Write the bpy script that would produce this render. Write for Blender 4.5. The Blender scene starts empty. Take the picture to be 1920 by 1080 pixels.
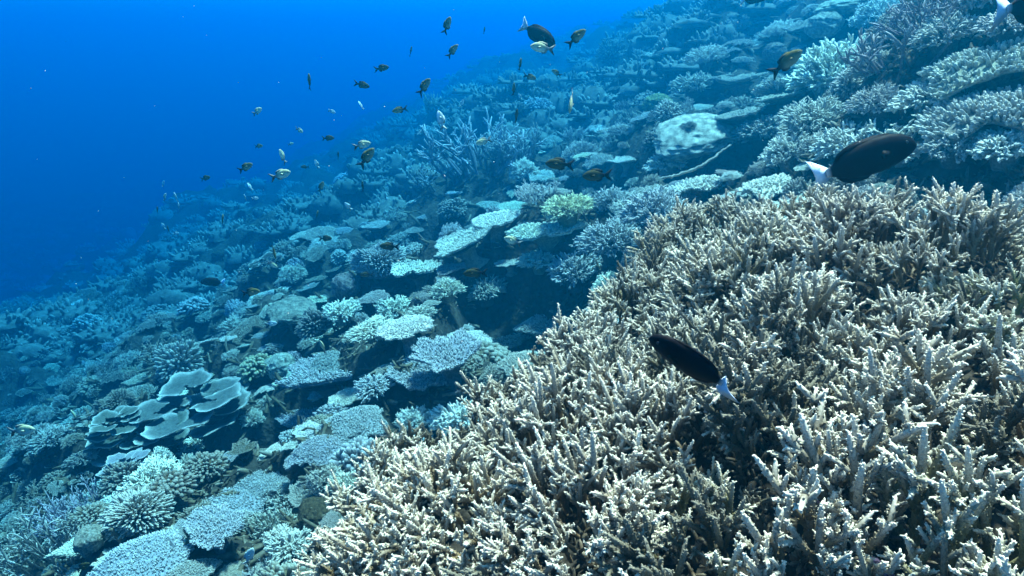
import bpy, math
import numpy as np
from mathutils import Vector, Matrix

# ------------------------------------------------------------------ camera, light, exposure
scene = bpy.context.scene
PITCH = math.radians(20.0)
FPX = 1251.0                                   # focal length in pixels of the 1920 wide photograph
cam_data = bpy.data.cameras.new('camera')
cam_data.sensor_width = 36.0
cam_data.lens = 36.0 * FPX / 1920.0
cam_data.clip_start = 0.02
cam_data.clip_end = 400.0
cam = bpy.data.objects.new('camera', cam_data)
scene.collection.objects.link(cam)
cam.location = (0, 0, 0)
cam.rotation_euler = (math.pi / 2 - PITCH, 0, 0)
scene.camera = cam

SUN_EL, SUN_AZ = math.radians(72), math.radians(35)      # azimuth from +y towards +x
world = bpy.data.worlds.new('World')
scene.world = world
world.use_nodes = True
wn = world.node_tree
bg = wn.nodes['Background']
sky = wn.nodes.new('ShaderNodeTexSky')
sky.sky_type = 'NISHITA'
sky.sun_disc = False
sky.sun_elevation = SUN_EL
sky.sun_rotation = SUN_AZ
wn.links.new(sky.outputs['Color'], bg.inputs['Color'])
bg.inputs['Strength'].default_value = 0.05
sun_data = bpy.data.lights.new('sun', 'SUN')
sun_data.energy = 5.0
sun_data.angle = math.radians(5)
sun_data.color = (1.0, 0.70, 0.56)
sun = bpy.data.objects.new('sun', sun_data)
scene.collection.objects.link(sun)
sun_dir = Vector((math.sin(SUN_AZ) * math.cos(SUN_EL), math.cos(SUN_AZ) * math.cos(SUN_EL), math.sin(SUN_EL)))
sun.rotation_euler = sun_dir.to_track_quat('Z', 'Y').to_euler()
sun.location = sun_dir * 20

vs = scene.view_settings
vs.view_transform = 'Standard'
vs.look = 'None'
vs.exposure = 2.3
vs.gamma = 1.0
vs.use_curve_mapping = False
cy = scene.cycles
cy.use_denoising = True
try:
    cy.denoiser = 'OPENIMAGEDENOISE'
    cy.denoising_input_passes = 'RGB_ALBEDO_NORMAL'
    cy.denoising_prefilter = 'ACCURATE'
except Exception:
    pass
cy.max_bounces = 3
cy.diffuse_bounces = 1
cy.glossy_bounces = 1
cy.volume_bounces = 0
cy.use_adaptive_sampling = True
cy.adaptive_threshold = 0.03

rng = np.random.default_rng(11)
COL = scene.collection

# ------------------------------------------------------------------ pixels and the slope
CP, SP = math.cos(PITCH), math.sin(PITCH)


def ray(px, py):
    """direction with forward component 1 of the photograph's pixel (1920 x 1080)"""
    u = (px - 960.0) / FPX
    v = (540.0 - py) / FPX
    return np.array([u, CP + SP * v, -SP + CP * v])


def project(p):
    x, y, z = p
    dep = y * CP - z * SP
    up = y * SP + z * CP
    if dep <= 0.01:
        return -9999, -9999, dep
    return 960 + FPX * x / dep, 540 - FPX * up / dep, dep


def hash2(ix, iy, seed):
    h = (ix.astype(np.int64) * 374761393 + iy.astype(np.int64) * 668265263 + seed * 974634777) & 0x7fffffff
    h = ((h ^ (h >> 13)) * 1274126177) & 0x7fffffff
    h = (h ^ (h >> 16)) & 0xffff
    return h / 65535.0


def vnoise(x, y, seed=0):
    x = np.asarray(x, float); y = np.asarray(y, float)
    ix = np.floor(x); iy = np.floor(y)
    fx = x - ix; fy = y - iy
    fx = fx * fx * fx * (fx * (fx * 6 - 15) + 10); fy = fy * fy * fy * (fy * (fy * 6 - 15) + 10)
    a = hash2(ix, iy, seed); b = hash2(ix + 1, iy, seed)
    c = hash2(ix, iy + 1, seed); d = hash2(ix + 1, iy + 1, seed)
    return (a * (1 - fx) + b * fx) * (1 - fy) + (c * (1 - fx) + d * fx) * fy - 0.5


def fbm(x, y, seed=0, octs=4):
    s = 0; amp = 1; f = 1
    for k in range(octs):
        s = s + amp * vnoise(x * f + 17.3 * k, y * f - 9.1 * k, seed + k)
        amp *= 0.5; f *= 2.03
    return s


G = 1.6                                        # size of the slope beyond the thicket
CAM_H, SLX, SLY = 1.2 * G, 0.385, 0.042


def plane_h(x, y):
    x = np.asarray(x, float)
    x1 = 2.9 * G
    xs = np.where(x > x1, x1 + 1.2 * np.tanh((x - x1) / 1.2), x)
    z = -CAM_H + SLX * xs + SLY * np.minimum(y, 24)
    z = z + 1.05 * np.exp(-((x - 3.2) / 1.5) ** 2 - ((np.asarray(y, float) - 4.0) / 2.1) ** 2)      # bank rising beside the thicket
    lo = np.clip(-1.6 * G - x, 0, 13)
    z = z - 0.007 * lo * lo
    return np.where(z < -9, -9 - 4 * np.tanh((-9 - z) / 4.0), z)


MOUND_UP = 0.36 + CAM_H - 1.2
MPOLY_PX = [(540, 1110), (600, 960), (690, 850), (800, 760), (930, 690), (1090, 600), (1150, 490), (1225, 405), (1340, 357),
            (1500, 368), (1700, 362), (1930, 350), (2400, 350), (2700, 900), (2400, 1700), (1200, 1700), (600, 1500)]


def on_plane(px, py, lift):
    d = ray(px, py)
    t = (CAM_H - lift) / -(d[2] - SLX * d[0] - SLY * d[1])
    return d * t


MPOLY = np.array([on_plane(px, py, MOUND_UP + 0.10)[:2] for px, py in MPOLY_PX])


def poly_sd(x, y, poly=MPOLY):
    """signed distance, positive inside"""
    x = np.asarray(x, float); y = np.asarray(y, float)
    best = np.full(x.shape, 1e9); inside = np.zeros(x.shape, bool)
    n = len(poly)
    for i in range(n):
        ax, ay = poly[i]; bx, by = poly[(i + 1) % n]
        ex, ey = bx - ax, by - ay
        t = np.clip(((x - ax) * ex + (y - ay) * ey) / (ex * ex + ey * ey + 1e-12), 0, 1)
        best = np.minimum(best, np.hypot(x - ax - t * ex, y - ay - t * ey))
        cond = ((ay > y) != (by > y)) & (x < (bx - ax) * (y - ay) / (by - ay + 1e-12) + ax)
        inside ^= cond
    return np.where(inside, best, -best)


def mound(x, y):
    d = poly_sd(x, y)
    t = np.clip((d + 0.16) / 0.36, 0, 1)
    return MOUND_UP * (1 - (1 - t) ** 2.6)


# deep hollows between the corals
PITS = []
for _px, _py, _r, _d in ((478, 808, 0.42, 0.75), (300, 850, 0.30, 0.4), (1010, 548, 0.55, 0.8), (940, 520, 0.35, 0.6), (1400, 325, 0.6, 0.9), (1180, 365, 0.5, 0.6), (760, 560, 0.35, 0.5), (560, 740, 0.3, 0.45),
                         (1000, 640, 0.3, 0.5), (820, 430, 0.6, 0.6), (1100, 345, 0.6, 0.6), (640, 520, 0.5, 0.5), (390, 620, 0.6, 0.5), (500, 960, 0.22, 0.35)):
    _p = on_plane(_px, _py, 0.0)
    PITS.append((_p[0], _p[1], _r, _d))


def height(x, y):
    x = np.asarray(x, float); y = np.asarray(y, float)
    r = np.hypot(x, y)
    m = mound(x, y)
    k = 1 - np.clip(m / MOUND_UP, 0, 1) * 0.8
    xg, yg = x / G, y / G
    far = np.clip((r / G - 2.0) / 5.0, 0, 1)
    n = 0.55 * far * fbm(xg * 0.33, yg * 0.33, 3, 2) + 0.55 * fbm(xg * 1.1, yg * 1.1, 20, 3) * (0.35 + 0.65 * far)
    rough = fbm(xg * 4.2, yg * 4.2, 40, 4)
    n = (n + 0.17 * rough) * G
    pit = 0
    for (cx, cy_, pr, pd) in PITS:
        pit = pit + pd * np.exp(-(((x - cx) ** 2 + (y - cy_) ** 2) / (pr * pr)) ** 2)
    return plane_h(x, y) + m + k * (n - pit)


def hit(px, py, lift=0.0, tmax=80):
    """where the pixel's ray meets the slope raised by lift"""
    d = ray(px, py)
    ts = np.concatenate([np.arange(0.35, 4, 0.01), np.arange(4, 26, 0.04), np.arange(26, tmax, 0.2)])
    P = ts[:, None] * d
    below = P[:, 2] < height(P[:, 0], P[:, 1]) + lift
    k = int(np.argmax(below)) if below.any() else len(ts) - 1
    return P[k], ts[k]


def normal_at(x, y, e=0.5):
    hx = float(plane_h(x + e, y) - plane_h(x - e, y)) / (2 * e)
    hy = float(plane_h(x, y + e) - plane_h(x, y - e)) / (2 * e)
    return Vector((-hx, -hy, 1)).normalized()


# ------------------------------------------------------------------ mesh helpers
class MB:
    """collects vertices, faces and one number per vertex (tip)"""

    def __init__(self):
        self.v = []; self.t = []; self.q = []; self.f3 = []; self.n = 0

    def add(self, verts, quads=None, tris=None, tip=None):
        verts = np.asarray(verts, float).reshape(-1, 3)
        self.v.append(verts)
        self.t.append(np.zeros(len(verts)) if tip is None else np.broadcast_to(np.asarray(tip, float), (len(verts),)).copy())
        if quads is not None and len(quads):
            self.q.append(np.asarray(quads, np.int64).reshape(-1, 4) + self.n)
        if tris is not None and len(tris):
            self.f3.append(np.asarray(tris, np.int64).reshape(-1, 3) + self.n)
        self.n += len(verts)

    def arrays(self):
        V = np.concatenate(self.v); T = np.concatenate(self.t)
        Q = np.concatenate(self.q) if self.q else np.zeros((0, 4), np.int64)
        F = np.concatenate(self.f3) if self.f3 else np.zeros((0, 3), np.int64)
        return V, T, Q, F

    def mesh(self, name, smooth=True):
        return make_mesh(name, *self.arrays(), smooth=smooth)


def make_mesh(name, V, T, Q, F, smooth=True, colors=None):
    me = bpy.data.meshes.new(name)
    me.vertices.add(len(V))
    me.vertices.foreach_set('co', V.astype(np.float32).ravel())
    nl = len(Q) * 4 + len(F) * 3
    me.loops.add(nl)
    me.loops.foreach_set('vertex_index', np.concatenate([Q.ravel(), F.ravel()]).astype(np.int32))
    npol = len(Q) + len(F)
    me.polygons.add(npol)
    st = np.concatenate([np.arange(len(Q)) * 4, len(Q) * 4 + np.arange(len(F)) * 3]).astype(np.int32)
    me.polygons.foreach_set('loop_start', st)
    me.update(calc_edges=True)
    me.polygons.foreach_set('use_smooth', np.full(npol, smooth))
    a = me.attributes.new('tip', 'FLOAT', 'POINT')
    a.data.foreach_set('value', T.astype(np.float32))
    if colors is not None:
        c = me.attributes.new('paint', 'FLOAT_COLOR', 'POINT')
        cc = np.ones((len(V), 4), np.float32); cc[:, :3] = colors
        c.data.foreach_set('color', cc.ravel())
    me.validate()
    return me


def perp(d):
    """two unit vectors across each row of d"""
    a = np.where(np.abs(d[:, 2:3]) < 0.9, np.array([[0, 0, 1.0]]), np.array([[1.0, 0, 0]]))
    u = np.cross(d, a); u /= np.linalg.norm(u, axis=1, keepdims=True) + 1e-12
    return u, np.cross(d, u)


def add_fingers(mb, base, vec, rad, sides=5, prof=None, tip0=0.0, tip1=1.0, bend=None):
    """many tapering, round-ended fingers at once. base (N,3), vec (N,3), rad (N,)"""
    base = np.asarray(base, float).reshape(-1, 3); vec = np.asarray(vec, float).reshape(-1, 3)
    N = len(base)
    if N == 0:
        return
    rad = np.broadcast_to(np.asarray(rad, float), (N,))
    L = np.linalg.norm(vec, axis=1, keepdims=True); d = vec / (L + 1e-12)
    u, w = perp(d)
    if prof is None:
        prof = [(0, 1.0), (0.45, 0.95), (0.8, 0.8), (0.95, 0.5)]
    S = len(prof)
    ang = np.arange(sides) / sides * 2 * np.pi
    V = np.zeros((N, S * sides + 1, 3)); T = np.zeros((N, S * sides + 1))
    if bend is None:
        bend = np.zeros((N, 3))
    t0 = np.broadcast_to(np.asarray(tip0, float), (N,)); t1 = np.broadcast_to(np.asarray(tip1, float), (N,))
    for k, (s, r) in enumerate(prof):
        c = base + vec * s + bend * (s * s)
        ring = (np.cos(ang)[None, :, None] * u[:, None, :] + np.sin(ang)[None, :, None] * w[:, None, :]) * (rad * r)[:, None, None]
        V[:, k * sides:(k + 1) * sides] = c[:, None, :] + ring
        T[:, k * sides:(k + 1) * sides] = (t0 + (t1 - t0) * s)[:, None]
    V[:, -1] = base + vec + bend; T[:, -1] = t1
    q = []; f = []
    for k in range(S - 1):
        for i in range(sides):
            j = (i + 1) % sides
            q.append((k * sides + i, k * sides + j, (k + 1) * sides + j, (k + 1) * sides + i))
    for i in range(sides):
        f.append(((S - 1) * sides + i, (S - 1) * sides + (i + 1) % sides, S * sides))
    M = S * sides + 1
    off = (np.arange(N) * M)[:, None, None]
    mb.add(V.reshape(-1, 3), (np.array(q)[None] + off).reshape(-1, 4), (np.array(f)[None] + off).reshape(-1, 3), T.ravel())


def grid_faces(nu, nv, wrap_u=False):
    q = []
    for i in range(nu if wrap_u else nu - 1):
        i2 = (i + 1) % nu
        for j in range(nv - 1):
            q.append((i * nv + j, i2 * nv + j, i2 * nv + j + 1, i * nv + j + 1))
    return np.array(q)


def unit(v):
    v = np.asarray(v, float)
    return v / (np.linalg.norm(v, axis=-1, keepdims=True) + 1e-12)


# ------------------------------------------------------------------ materials
def new_mat(name):
    m = bpy.data.materials.new(name); m.use_nodes = True
    nt = m.node_tree
    b = nt.nodes['Principled BSDF']
    return m, nt, b


def N(nt, t, **kw):
    n = nt.nodes.new(t)
    for k, v in kw.items():
        setattr(n, k, v)
    return n


def mixc(nt, fac, a, b, blend='MIX'):
    m = nt.nodes.new('ShaderNodeMix'); m.data_type = 'RGBA'; m.blend_type = blend
    for inp, val in ((0, fac), (6, a), (7, b)):
        if hasattr(val, 'links') or hasattr(val, 'is_linked'):
            nt.links.new(val, m.inputs[inp])
        elif inp == 0:
            m.inputs[0].default_value = val
        else:
            m.inputs[inp].default_value = (*val, 1)
    return m.outputs[2]


def mathn(nt, op, a, b=None):
    m = nt.nodes.new('ShaderNodeMath'); m.operation = op
    for i, v in enumerate((a, b)):
        if v is None:
            continue
        if isinstance(v, (int, float)):
            m.inputs[i].default_value = v
        else:
            nt.links.new(v, m.inputs[i])
    return m.outputs[0]


def coral_material(name, tipcol, tip_pow=1.6, tip_amt=0.75, pore=90.0, bump=0.5, spread=0.5, rough=0.75, objcoord=True, own_tip=0.0):
    """object colour as base, pale growing tips, blotches, corallite pores"""
    m, nt, b = new_mat(name)
    oi = N(nt, 'ShaderNodeObjectInfo')
    at = N(nt, 'ShaderNodeAttribute', attribute_name='tip')
    tc = N(nt, 'ShaderNodeTexCoord')
    no = N(nt, 'ShaderNodeTexNoise'); no.inputs['Scale'].default_value = 14 if objcoord else 6
    no.inputs['Detail'].default_value = 2
    nt.links.new(tc.outputs['Object'], no.inputs['Vector'])
    vo = N(nt, 'ShaderNodeTexVoronoi'); vo.inputs['Scale'].default_value = pore
    nt.links.new(tc.outputs['Object'], vo.inputs['Vector'])
    ramp = N(nt, 'ShaderNodeMapRange')
    ramp.inputs['From Min'].default_value = 0.3; ramp.inputs['From Max'].default_value = 0.7
    ramp.inputs['To Min'].default_value = 1 - spread; ramp.inputs['To Max'].default_value = 1 + spread * 0.6
    nt.links.new(no.outputs['Fac'], ramp.inputs['Value'])
    base = mixc(nt, 1.0, oi.outputs['Color'], (1, 1, 1), 'MULTIPLY')
    vm = N(nt, 'ShaderNodeVectorMath', operation='SCALE')
    nt.links.new(base, vm.inputs[0]); nt.links.new(ramp.outputs[0], vm.inputs['Scale'])
    tp = mathn(nt, 'POWER', at.outputs['Fac'], tip_pow)
    tp = mathn(nt, 'MULTIPLY', mathn(nt, 'MULTIPLY', tp, tip_amt), oi.outputs['Alpha'])      # dead branches have no pale tips
    if own_tip:                                   # growing tips keep some of the colony's own colour
        sc = N(nt, 'ShaderNodeVectorMath', operation='SCALE'); sc.inputs['Scale'].default_value = 2.1
        nt.links.new(vm.outputs[0], sc.inputs[0])
        tipcol = mixc(nt, 1 - own_tip, sc.outputs[0], tipcol)
    c = mixc(nt, tp, vm.outputs[0], tipcol)
    c2 = mixc(nt, 0.35, c, vo.outputs['Distance'], 'OVERLAY')
    nt.links.new(c2, b.inputs['Base Color'])
    b.inputs['Roughness'].default_value = rough
    b.inputs['Specular IOR Level'].default_value = 0.12
    bp = N(nt, 'ShaderNodeBump'); bp.inputs['Strength'].default_value = bump; bp.inputs['Distance'].default_value = 0.004 if objcoord else 0.015
    nt.links.new(vo.outputs['Distance'], bp.inputs['Height'])
    if bump > 0:
        nt.links.new(bp.outputs['Normal'], b.inputs['Normal'])
    return m


M_STAG = coral_material('staghorn_skin', (0.84, 0.78, 0.65), 2.4, 0.92, 420, 0.0, 0.5)
M_CORAL = coral_material('coral_skin', (0.79, 0.77, 0.69), 1.5, 0.86, 60, 0.5, 0.45, own_tip=0.5)
M_PLATE = coral_material('plate_skin', (0.62, 0.60, 0.54), 1.8, 0.8, 40, 0.4, 0.35)
M_BOULD = coral_material('boulder_skin', (0.7, 0.7, 0.6), 2.0, 0.3, 48, 0.7, 0.6, objcoord=False)


def rock_material():
    m, nt, b = new_mat('reef_rock')
    tc = N(nt, 'ShaderNodeTexCoord')
    n1 = N(nt, 'ShaderNodeTexNoise'); n1.inputs['Scale'].default_value = 2.6; n1.inputs['Detail'].default_value = 9; n1.inputs['Roughness'].default_value = 0.7
    n2 = N(nt, 'ShaderNodeTexNoise'); n2.inputs['Scale'].default_value = 17; n2.inputs['Detail'].default_value = 6
    vo = N(nt, 'ShaderNodeTexVoronoi'); vo.inputs['Scale'].default_value = 30
    for n in (n1, n2, vo):
        nt.links.new(tc.outputs['Object'], n.inputs['Vector'])
    cr = N(nt, 'ShaderNodeValToRGB')
    e = cr.color_ramp.elements
    e[0].position = 0.30; e[0].color = (0.030, 0.027, 0.022, 1)
    e[1].position = 0.74; e[1].color = (0.17, 0.155, 0.12, 1)
    x = e.new(0.48); x.color = (0.036, 0.03, 0.023, 1)
    x = e.new(0.60); x.color = (0.075, 0.062, 0.048, 1)
    mx = mathn(nt, 'ADD', mathn(nt, 'MULTIPLY', n1.outputs['Fac'], 0.55), mathn(nt, 'MULTIPLY', n2.outputs['Fac'], 0.45))
    nt.links.new(mx, cr.inputs['Fac'])
    nt.links.new(cr.outputs['Color'], b.inputs['Base Color'])
    b.inputs['Roughness'].default_value = 0.9
    b.inputs['Specular IOR Level'].default_value = 0.1
    bp = N(nt, 'ShaderNodeBump'); bp.inputs['Strength'].default_value = 0.8; bp.inputs['Distance'].default_value = 0.03
    nt.links.new(mathn(nt, 'ADD', n2.outputs['Fac'], mathn(nt, 'MULTIPLY', vo.outputs['Distance'], 0.4)), bp.inputs['Height'])
    nt.links.new(bp.outputs['Normal'], b.inputs['Normal'])
    return m


M_ROCK = rock_material()


def fish_material():
    m, nt, b = new_mat('fish_skin')
    oi = N(nt, 'ShaderNodeObjectInfo')
    at = N(nt, 'ShaderNodeAttribute', attribute_name='paint')
    tc = N(nt, 'ShaderNodeTexCoord')
    vo = N(nt, 'ShaderNodeTexVoronoi'); vo.inputs['Scale'].default_value = 45
    nt.links.new(tc.outputs['Object'], vo.inputs['Vector'])
    c = mixc(nt, 1.0, oi.outputs['Color'], at.outputs['Color'], 'MULTIPLY')
    nt.links.new(mixc(nt, 0.25, c, vo.outputs['Distance'], 'OVERLAY'), b.inputs['Base Color'])
    b.inputs['Roughness'].default_value = 0.6
    b.inputs['Specular IOR Level'].default_value = 0.06
    return m


M_FISH = fish_material()
m_, nt_, b_ = new_mat('fish_eye'); b_.inputs['Base Color'].default_value = (0.01, 0.01, 0.012, 1); b_.inputs['Roughness'].default_value = 0.1
M_EYE = m_


# ------------------------------------------------------------------ object helpers
def part(name, me, mat, parent, color=None, stuff=False):
    if not me.materials:
        me.materials.append(mat)
    o = bpy.data.objects.new(name, me)
    COL.objects.link(o)
    o.parent = parent
    if color is not None:
        o.color = (*color, 1)
    if stuff:
        o['kind'] = 'stuff'
    return o


def thing(name, label, cat, loc=(0, 0, 0), group=None):
    o = bpy.data.objects.new(name, None)
    o.empty_display_size = 0.05
    COL.objects.link(o)
    o.location = loc
    o['label'] = label; o['category'] = cat
    if group:
        o['group'] = group
    return o


# ------------------------------------------------------------------ the setting: reef slope
def build_slope():
    na = 560
    ang = np.linspace(0, 2 * np.pi, na, endpoint=False)
    # finer in front of the camera
    ang = ang - 0.72 * np.sin(ang)
    ang = ang + math.pi / 2
    rad = np.concatenate([np.geomspace(0.12, 72, 340)])
    A, R = np.meshgrid(ang, rad, indexing='ij')
    X, Y = R * np.cos(A), R * np.sin(A)
    Z = height(X, Y)
    # knobbly fine relief
    Z = Z + 0.05 * np.abs(fbm(X * 13, Y * 13, 77, 2)) * np.clip(R / 2, 0, 1)
    V = np.stack([X, Y, Z], -1).reshape(-1, 3)
    Q = grid_faces(na, len(rad), wrap_u=True)[:, ::-1]
    c = np.array([[0, 0, float(height(0, 0))]])
    V = np.concatenate([V, c])
    nv = len(rad)
    F = np.array([(((i + 1) % na) * nv, i * nv, len(V) - 1) for i in range(na)])[:, ::-1]
    me = make_mesh('reef_slope', V, np.zeros(len(V)), Q[:, ::-1], F)
    me.materials.append(M_ROCK)
    o = bpy.data.objects.new('reef_terrain', me); COL.objects.link(o)
    o['kind'] = 'structure'
    o['label'] = 'rocky reef slope falling away to the lower left'
    return o


build_slope()


# ------------------------------------------------------------------ coral prototypes (unit radius)
def outline(th, seed, amp=0.16):
    r = np.random.default_rng(seed)
    s = np.ones_like(th)
    for k in range(2, 9):
        s = s + amp * r.uniform(0.2, 1) / (k ** 0.75) * np.cos(k * th + r.uniform(0, 6.28))
    for k in range(9, 17):
        s = s + amp * 0.16 * r.uniform(0.2, 1) * np.cos(k * th + r.uniform(0, 6.28))
    return s


def table_meshes(seed, n=620, bowl=0.10, nub=1.0, lobes=0.16):
    """unit table: crown plate at z = 0..., nubs on top, stalk below"""
    r = np.random.default_rng(seed)
    nt_, nr = 44, 9
    th = np.linspace(0, 2 * np.pi, nt_, endpoint=False)
    ro = outline(th, seed, lobes) * 0.9
    ph = r.uniform(0, 6.28, 4)

    def top(x, y):
        q = x * x + y * y
        return bowl * q + 0.05 * np.sin(3.1 * x + ph[0]) * np.cos(2.7 * y + ph[1]) + 0.02 * np.sin(7 * x + ph[2]) * np.sin(8 * y + ph[3])
    mb = MB()
    s = np.linspace(0.03, 1, nr)
    R = ro[:, None] * s[None]
    X = R * np.cos(th)[:, None]; Y = R * np.sin(th)[:, None]
    Zt = top(X, Y)
    Zb = Zt - 0.05 - 0.16 * (1 - s[None] ** 0.7)
    Vt = np.stack([X, Y, Zt], -1).reshape(-1, 3); Vb = np.stack([X, Y, Zb], -1).reshape(-1, 3)
    q = grid_faces(nt_, nr, True)
    mb.add(Vt, q, tip=np.tile(s ** 6 * 0.5, nt_))
    mb.add(Vb, q[:, ::-1], tip=0)
    rim = [(i * nr + nr - 1, ((i + 1) % nt_) * nr + nr - 1, len(Vt) + ((i + 1) % nt_) * nr + nr - 1, len(Vt) + i * nr + nr - 1) for i in range(nt_)]
    mb.q.append(np.array(rim)[:, ::-1])
    plate = mb.mesh('table_plate')
    # nubs
    nb = MB()
    t = r.uniform(0, 2 * np.pi, n); rr = np.sqrt(r.uniform(0, 1, n))
    rr[: n // 4] = r.uniform(0.88, 1.0, n // 4)
    rad = np.interp(t, np.append(th, 2 * np.pi), np.append(ro, ro[0])) * rr
    x, y = rad * np.cos(t), rad * np.sin(t)
    base = np.stack([x, y, top(x, y) - 0.015], -1)
    out = np.stack([np.cos(t), np.sin(t), 0 * t], -1)
    d = unit(np.array([0, 0, 1.0]) + out * (1.5 * rr ** 3)[:, None] + r.normal(0, 0.28, (n, 3)))
    ln = r.uniform(0.07, 0.13, n) * nub
    add_fingers(nb, base, d * ln[:, None], r.uniform(0.017, 0.025, n) * nub, 5, tip0=0.1)
    # little side knobs
    d2 = unit(d + r.normal(0, 0.6, (n, 3)))
    add_fingers(nb, base + d * (ln * 0.35)[:, None], d2 * (ln * 0.6)[:, None], r.uniform(0.013, 0.019, n) * nub, 4, prof=[(0, 1), (0.7, 0.85)], tip0=0.3)
    nubs = nb.mesh('table_nubs')
    # stalk
    sb = MB()
    zs = np.linspace(-0.12, -0.95, 7); rs = np.array([0.6, 0.38, 0.27, 0.23, 0.25, 0.33, 0.45])
    a = np.linspace(0, 2 * np.pi, 12, endpoint=False)
    P = np.stack([(rs[None] * (1 + 0.2 * np.sin(3 * a[:, None] + zs[None] * 5))) * np.cos(a)[:, None], rs[None] * np.sin(a)[:, None] * (1 + 0.15 * np.cos(2 * a[:, None] + zs[None] * 7)), np.tile(zs, (12, 1))], -1)
    sb.add(P.reshape(-1, 3), grid_faces(12, 7, True))
    return [('plate', plate, False), ('branchlets', nubs, True), ('stalk', sb.mesh('table_stalk'), False)]


def bush_meshes(seed, n=150, flat=0.62, thick=0.05):
    r = np.random.default_rng(seed)
    mb = MB()
    # directions over a dome
    i = np.arange(n) + 0.5
    zc = 1 - i / n * 1.02
    ph = i * 2.39996 + r.normal(0, 0.15, n)
    d = np.stack([np.sqrt(np.clip(1 - zc * zc, 0, 1)) * np.cos(ph), np.sqrt(np.clip(1 - zc * zc, 0, 1)) * np.sin(ph), zc], -1)
    d = unit(d + r.normal(0, 0.10, (n, 3)))
    shp = 1 + 0.16 * np.sin(3 * ph + r.uniform(0, 6)) + r.normal(0, 0.07, n)
    end = d * np.array([1, 1, flat]) * shp[:, None]
    base = end * 0.25 + np.array([0, 0, -0.05])
    rad = r.uniform(0.8, 1.2, n) * thick
    add_fingers(mb, base, end - base, rad, 5, tip0=0.0, bend=r.normal(0, 0.04, (n, 3)))
    # knobs on the upper half
    for k in range(5):
        s = r.uniform(0.55, 0.95, n)
        b = base + (end - base) * s[:, None]
        dd = unit(unit(end - base) + r.normal(0, 0.75, (n, 3)))
        add_fingers(mb, b, dd * (r.uniform(0.10, 0.2, n))[:, None], rad * 0.72, 4, prof=[(0, 1), (0.75, 0.85)], tip0=s * 0.7, tip1=1.0)
    br = mb.mesh('bush_branches')
    sb = MB()
    a = np.linspace(0, 2 * np.pi, 14, endpoint=False)
    zs = np.array([0.30, 0.18, -0.02, -0.25, -0.6]) ; rs = np.array([0.02, 0.35, 0.5, 0.42, 0.36])
    P = np.stack([rs[None] * np.cos(a)[:, None] * (1 + 0.12 * np.sin(4 * a[:, None])), rs[None] * np.sin(a)[:, None] * np.ones((14, 5)), np.tile(zs, (14, 1))], -1)
    sb.add(P.reshape(-1, 3), grid_faces(14, 5, True)[:, ::-1])
    return [('branches', br, True), ('base', sb.mesh('bush_base'), False)]


def knob_meshes(seed, n=230, flat=0.8, kr=0.075):
    """dome packed with short blunt knobs"""
    r = np.random.default_rng(seed)
    mb = MB()
    i = np.arange(n) + 0.5
    zc = 1 - i / n * 1.25
    ph = i * 2.39996
    s = np.sqrt(np.clip(1 - zc * zc, 0, 1))
    d = unit(np.stack([s * np.cos(ph), s * np.sin(ph), zc], -1) + r.normal(0, 1.1 / math.sqrt(n), (n, 3)))
    lump = 1 + 0.5 * vnoise(d[:, 0] * 1.8 + seed, d[:, 1] * 1.8 + d[:, 2] * 1.5, seed)
    e = d * np.array([1, 1, flat]) * (lump * (1 + r.normal(0, 0.05, n)))[:, None]
    b = e * 0.66
    add_fingers(mb, b, e - b, r.uniform(0.6, 1.35, n) * kr, 6, prof=[(0, 0.9), (0.5, 1.05), (0.85, 0.85), (0.97, 0.45)], tip0=0, tip1=0.8)
    kn = mb.mesh('knobs')
    cb = MB()
    a = np.linspace(0, 2 * np.pi, 18, endpoint=False); t = np.linspace(0.02, 2.3, 10)
    P = np.stack([np.cos(a)[:, None] * np.sin(t)[None] * 0.74, np.sin(a)[:, None] * np.sin(t)[None] * 0.74, np.tile(np.cos(t) * 0.74 * flat, (18, 1))], -1)
    cb.add(P.reshape(-1, 3), grid_faces(18, 10, True))
    return [('knobs', kn, True), ('body', cb.mesh('knob_body'), False)]


def sphere_grid(nt_=40, nr=22, tmax=2.5):
    a = np.linspace(0, 2 * np.pi, nt_, endpoint=False); t = np.linspace(0.01, tmax, nr)
    d = np.stack([np.cos(a)[:, None] * np.sin(t)[None], np.sin(a)[:, None] * np.sin(t)[None], np.tile(np.cos(t), (nt_, 1))], -1)
    return d.reshape(-1, 3), grid_faces(nt_, nr, True)


def boulder_meshes(seed, flat=0.6, lump=0.12):
    r = np.random.default_rng(seed)
    d, q = sphere_grid(72, 40)
    k = np.ones(len(d))
    for j in range(26):
        c = unit(r.normal(0, 1, 3)); w = r.uniform(4, 40)
        k = k + lump * r.uniform(-0.7, 1) * np.exp(w * (d @ c - 1))
    for f, amp in ((4, 0.10), (9, 0.07), (19, 0.045), (37, 0.025)):
        k = k + amp * (vnoise(d[:, 0] * f + 3, d[:, 1] * f + d[:, 2] * f * 0.8, seed) + vnoise(d[:, 1] * f + 8, d[:, 2] * f - d[:, 0] * f * 0.6, seed + 3))
    V = d * k[:, None] * np.array([1, 1, flat])
    mb = MB(); mb.add(V, q, tip=0.0)
    return [('body', mb.mesh('boulder_body'), False)]


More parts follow.
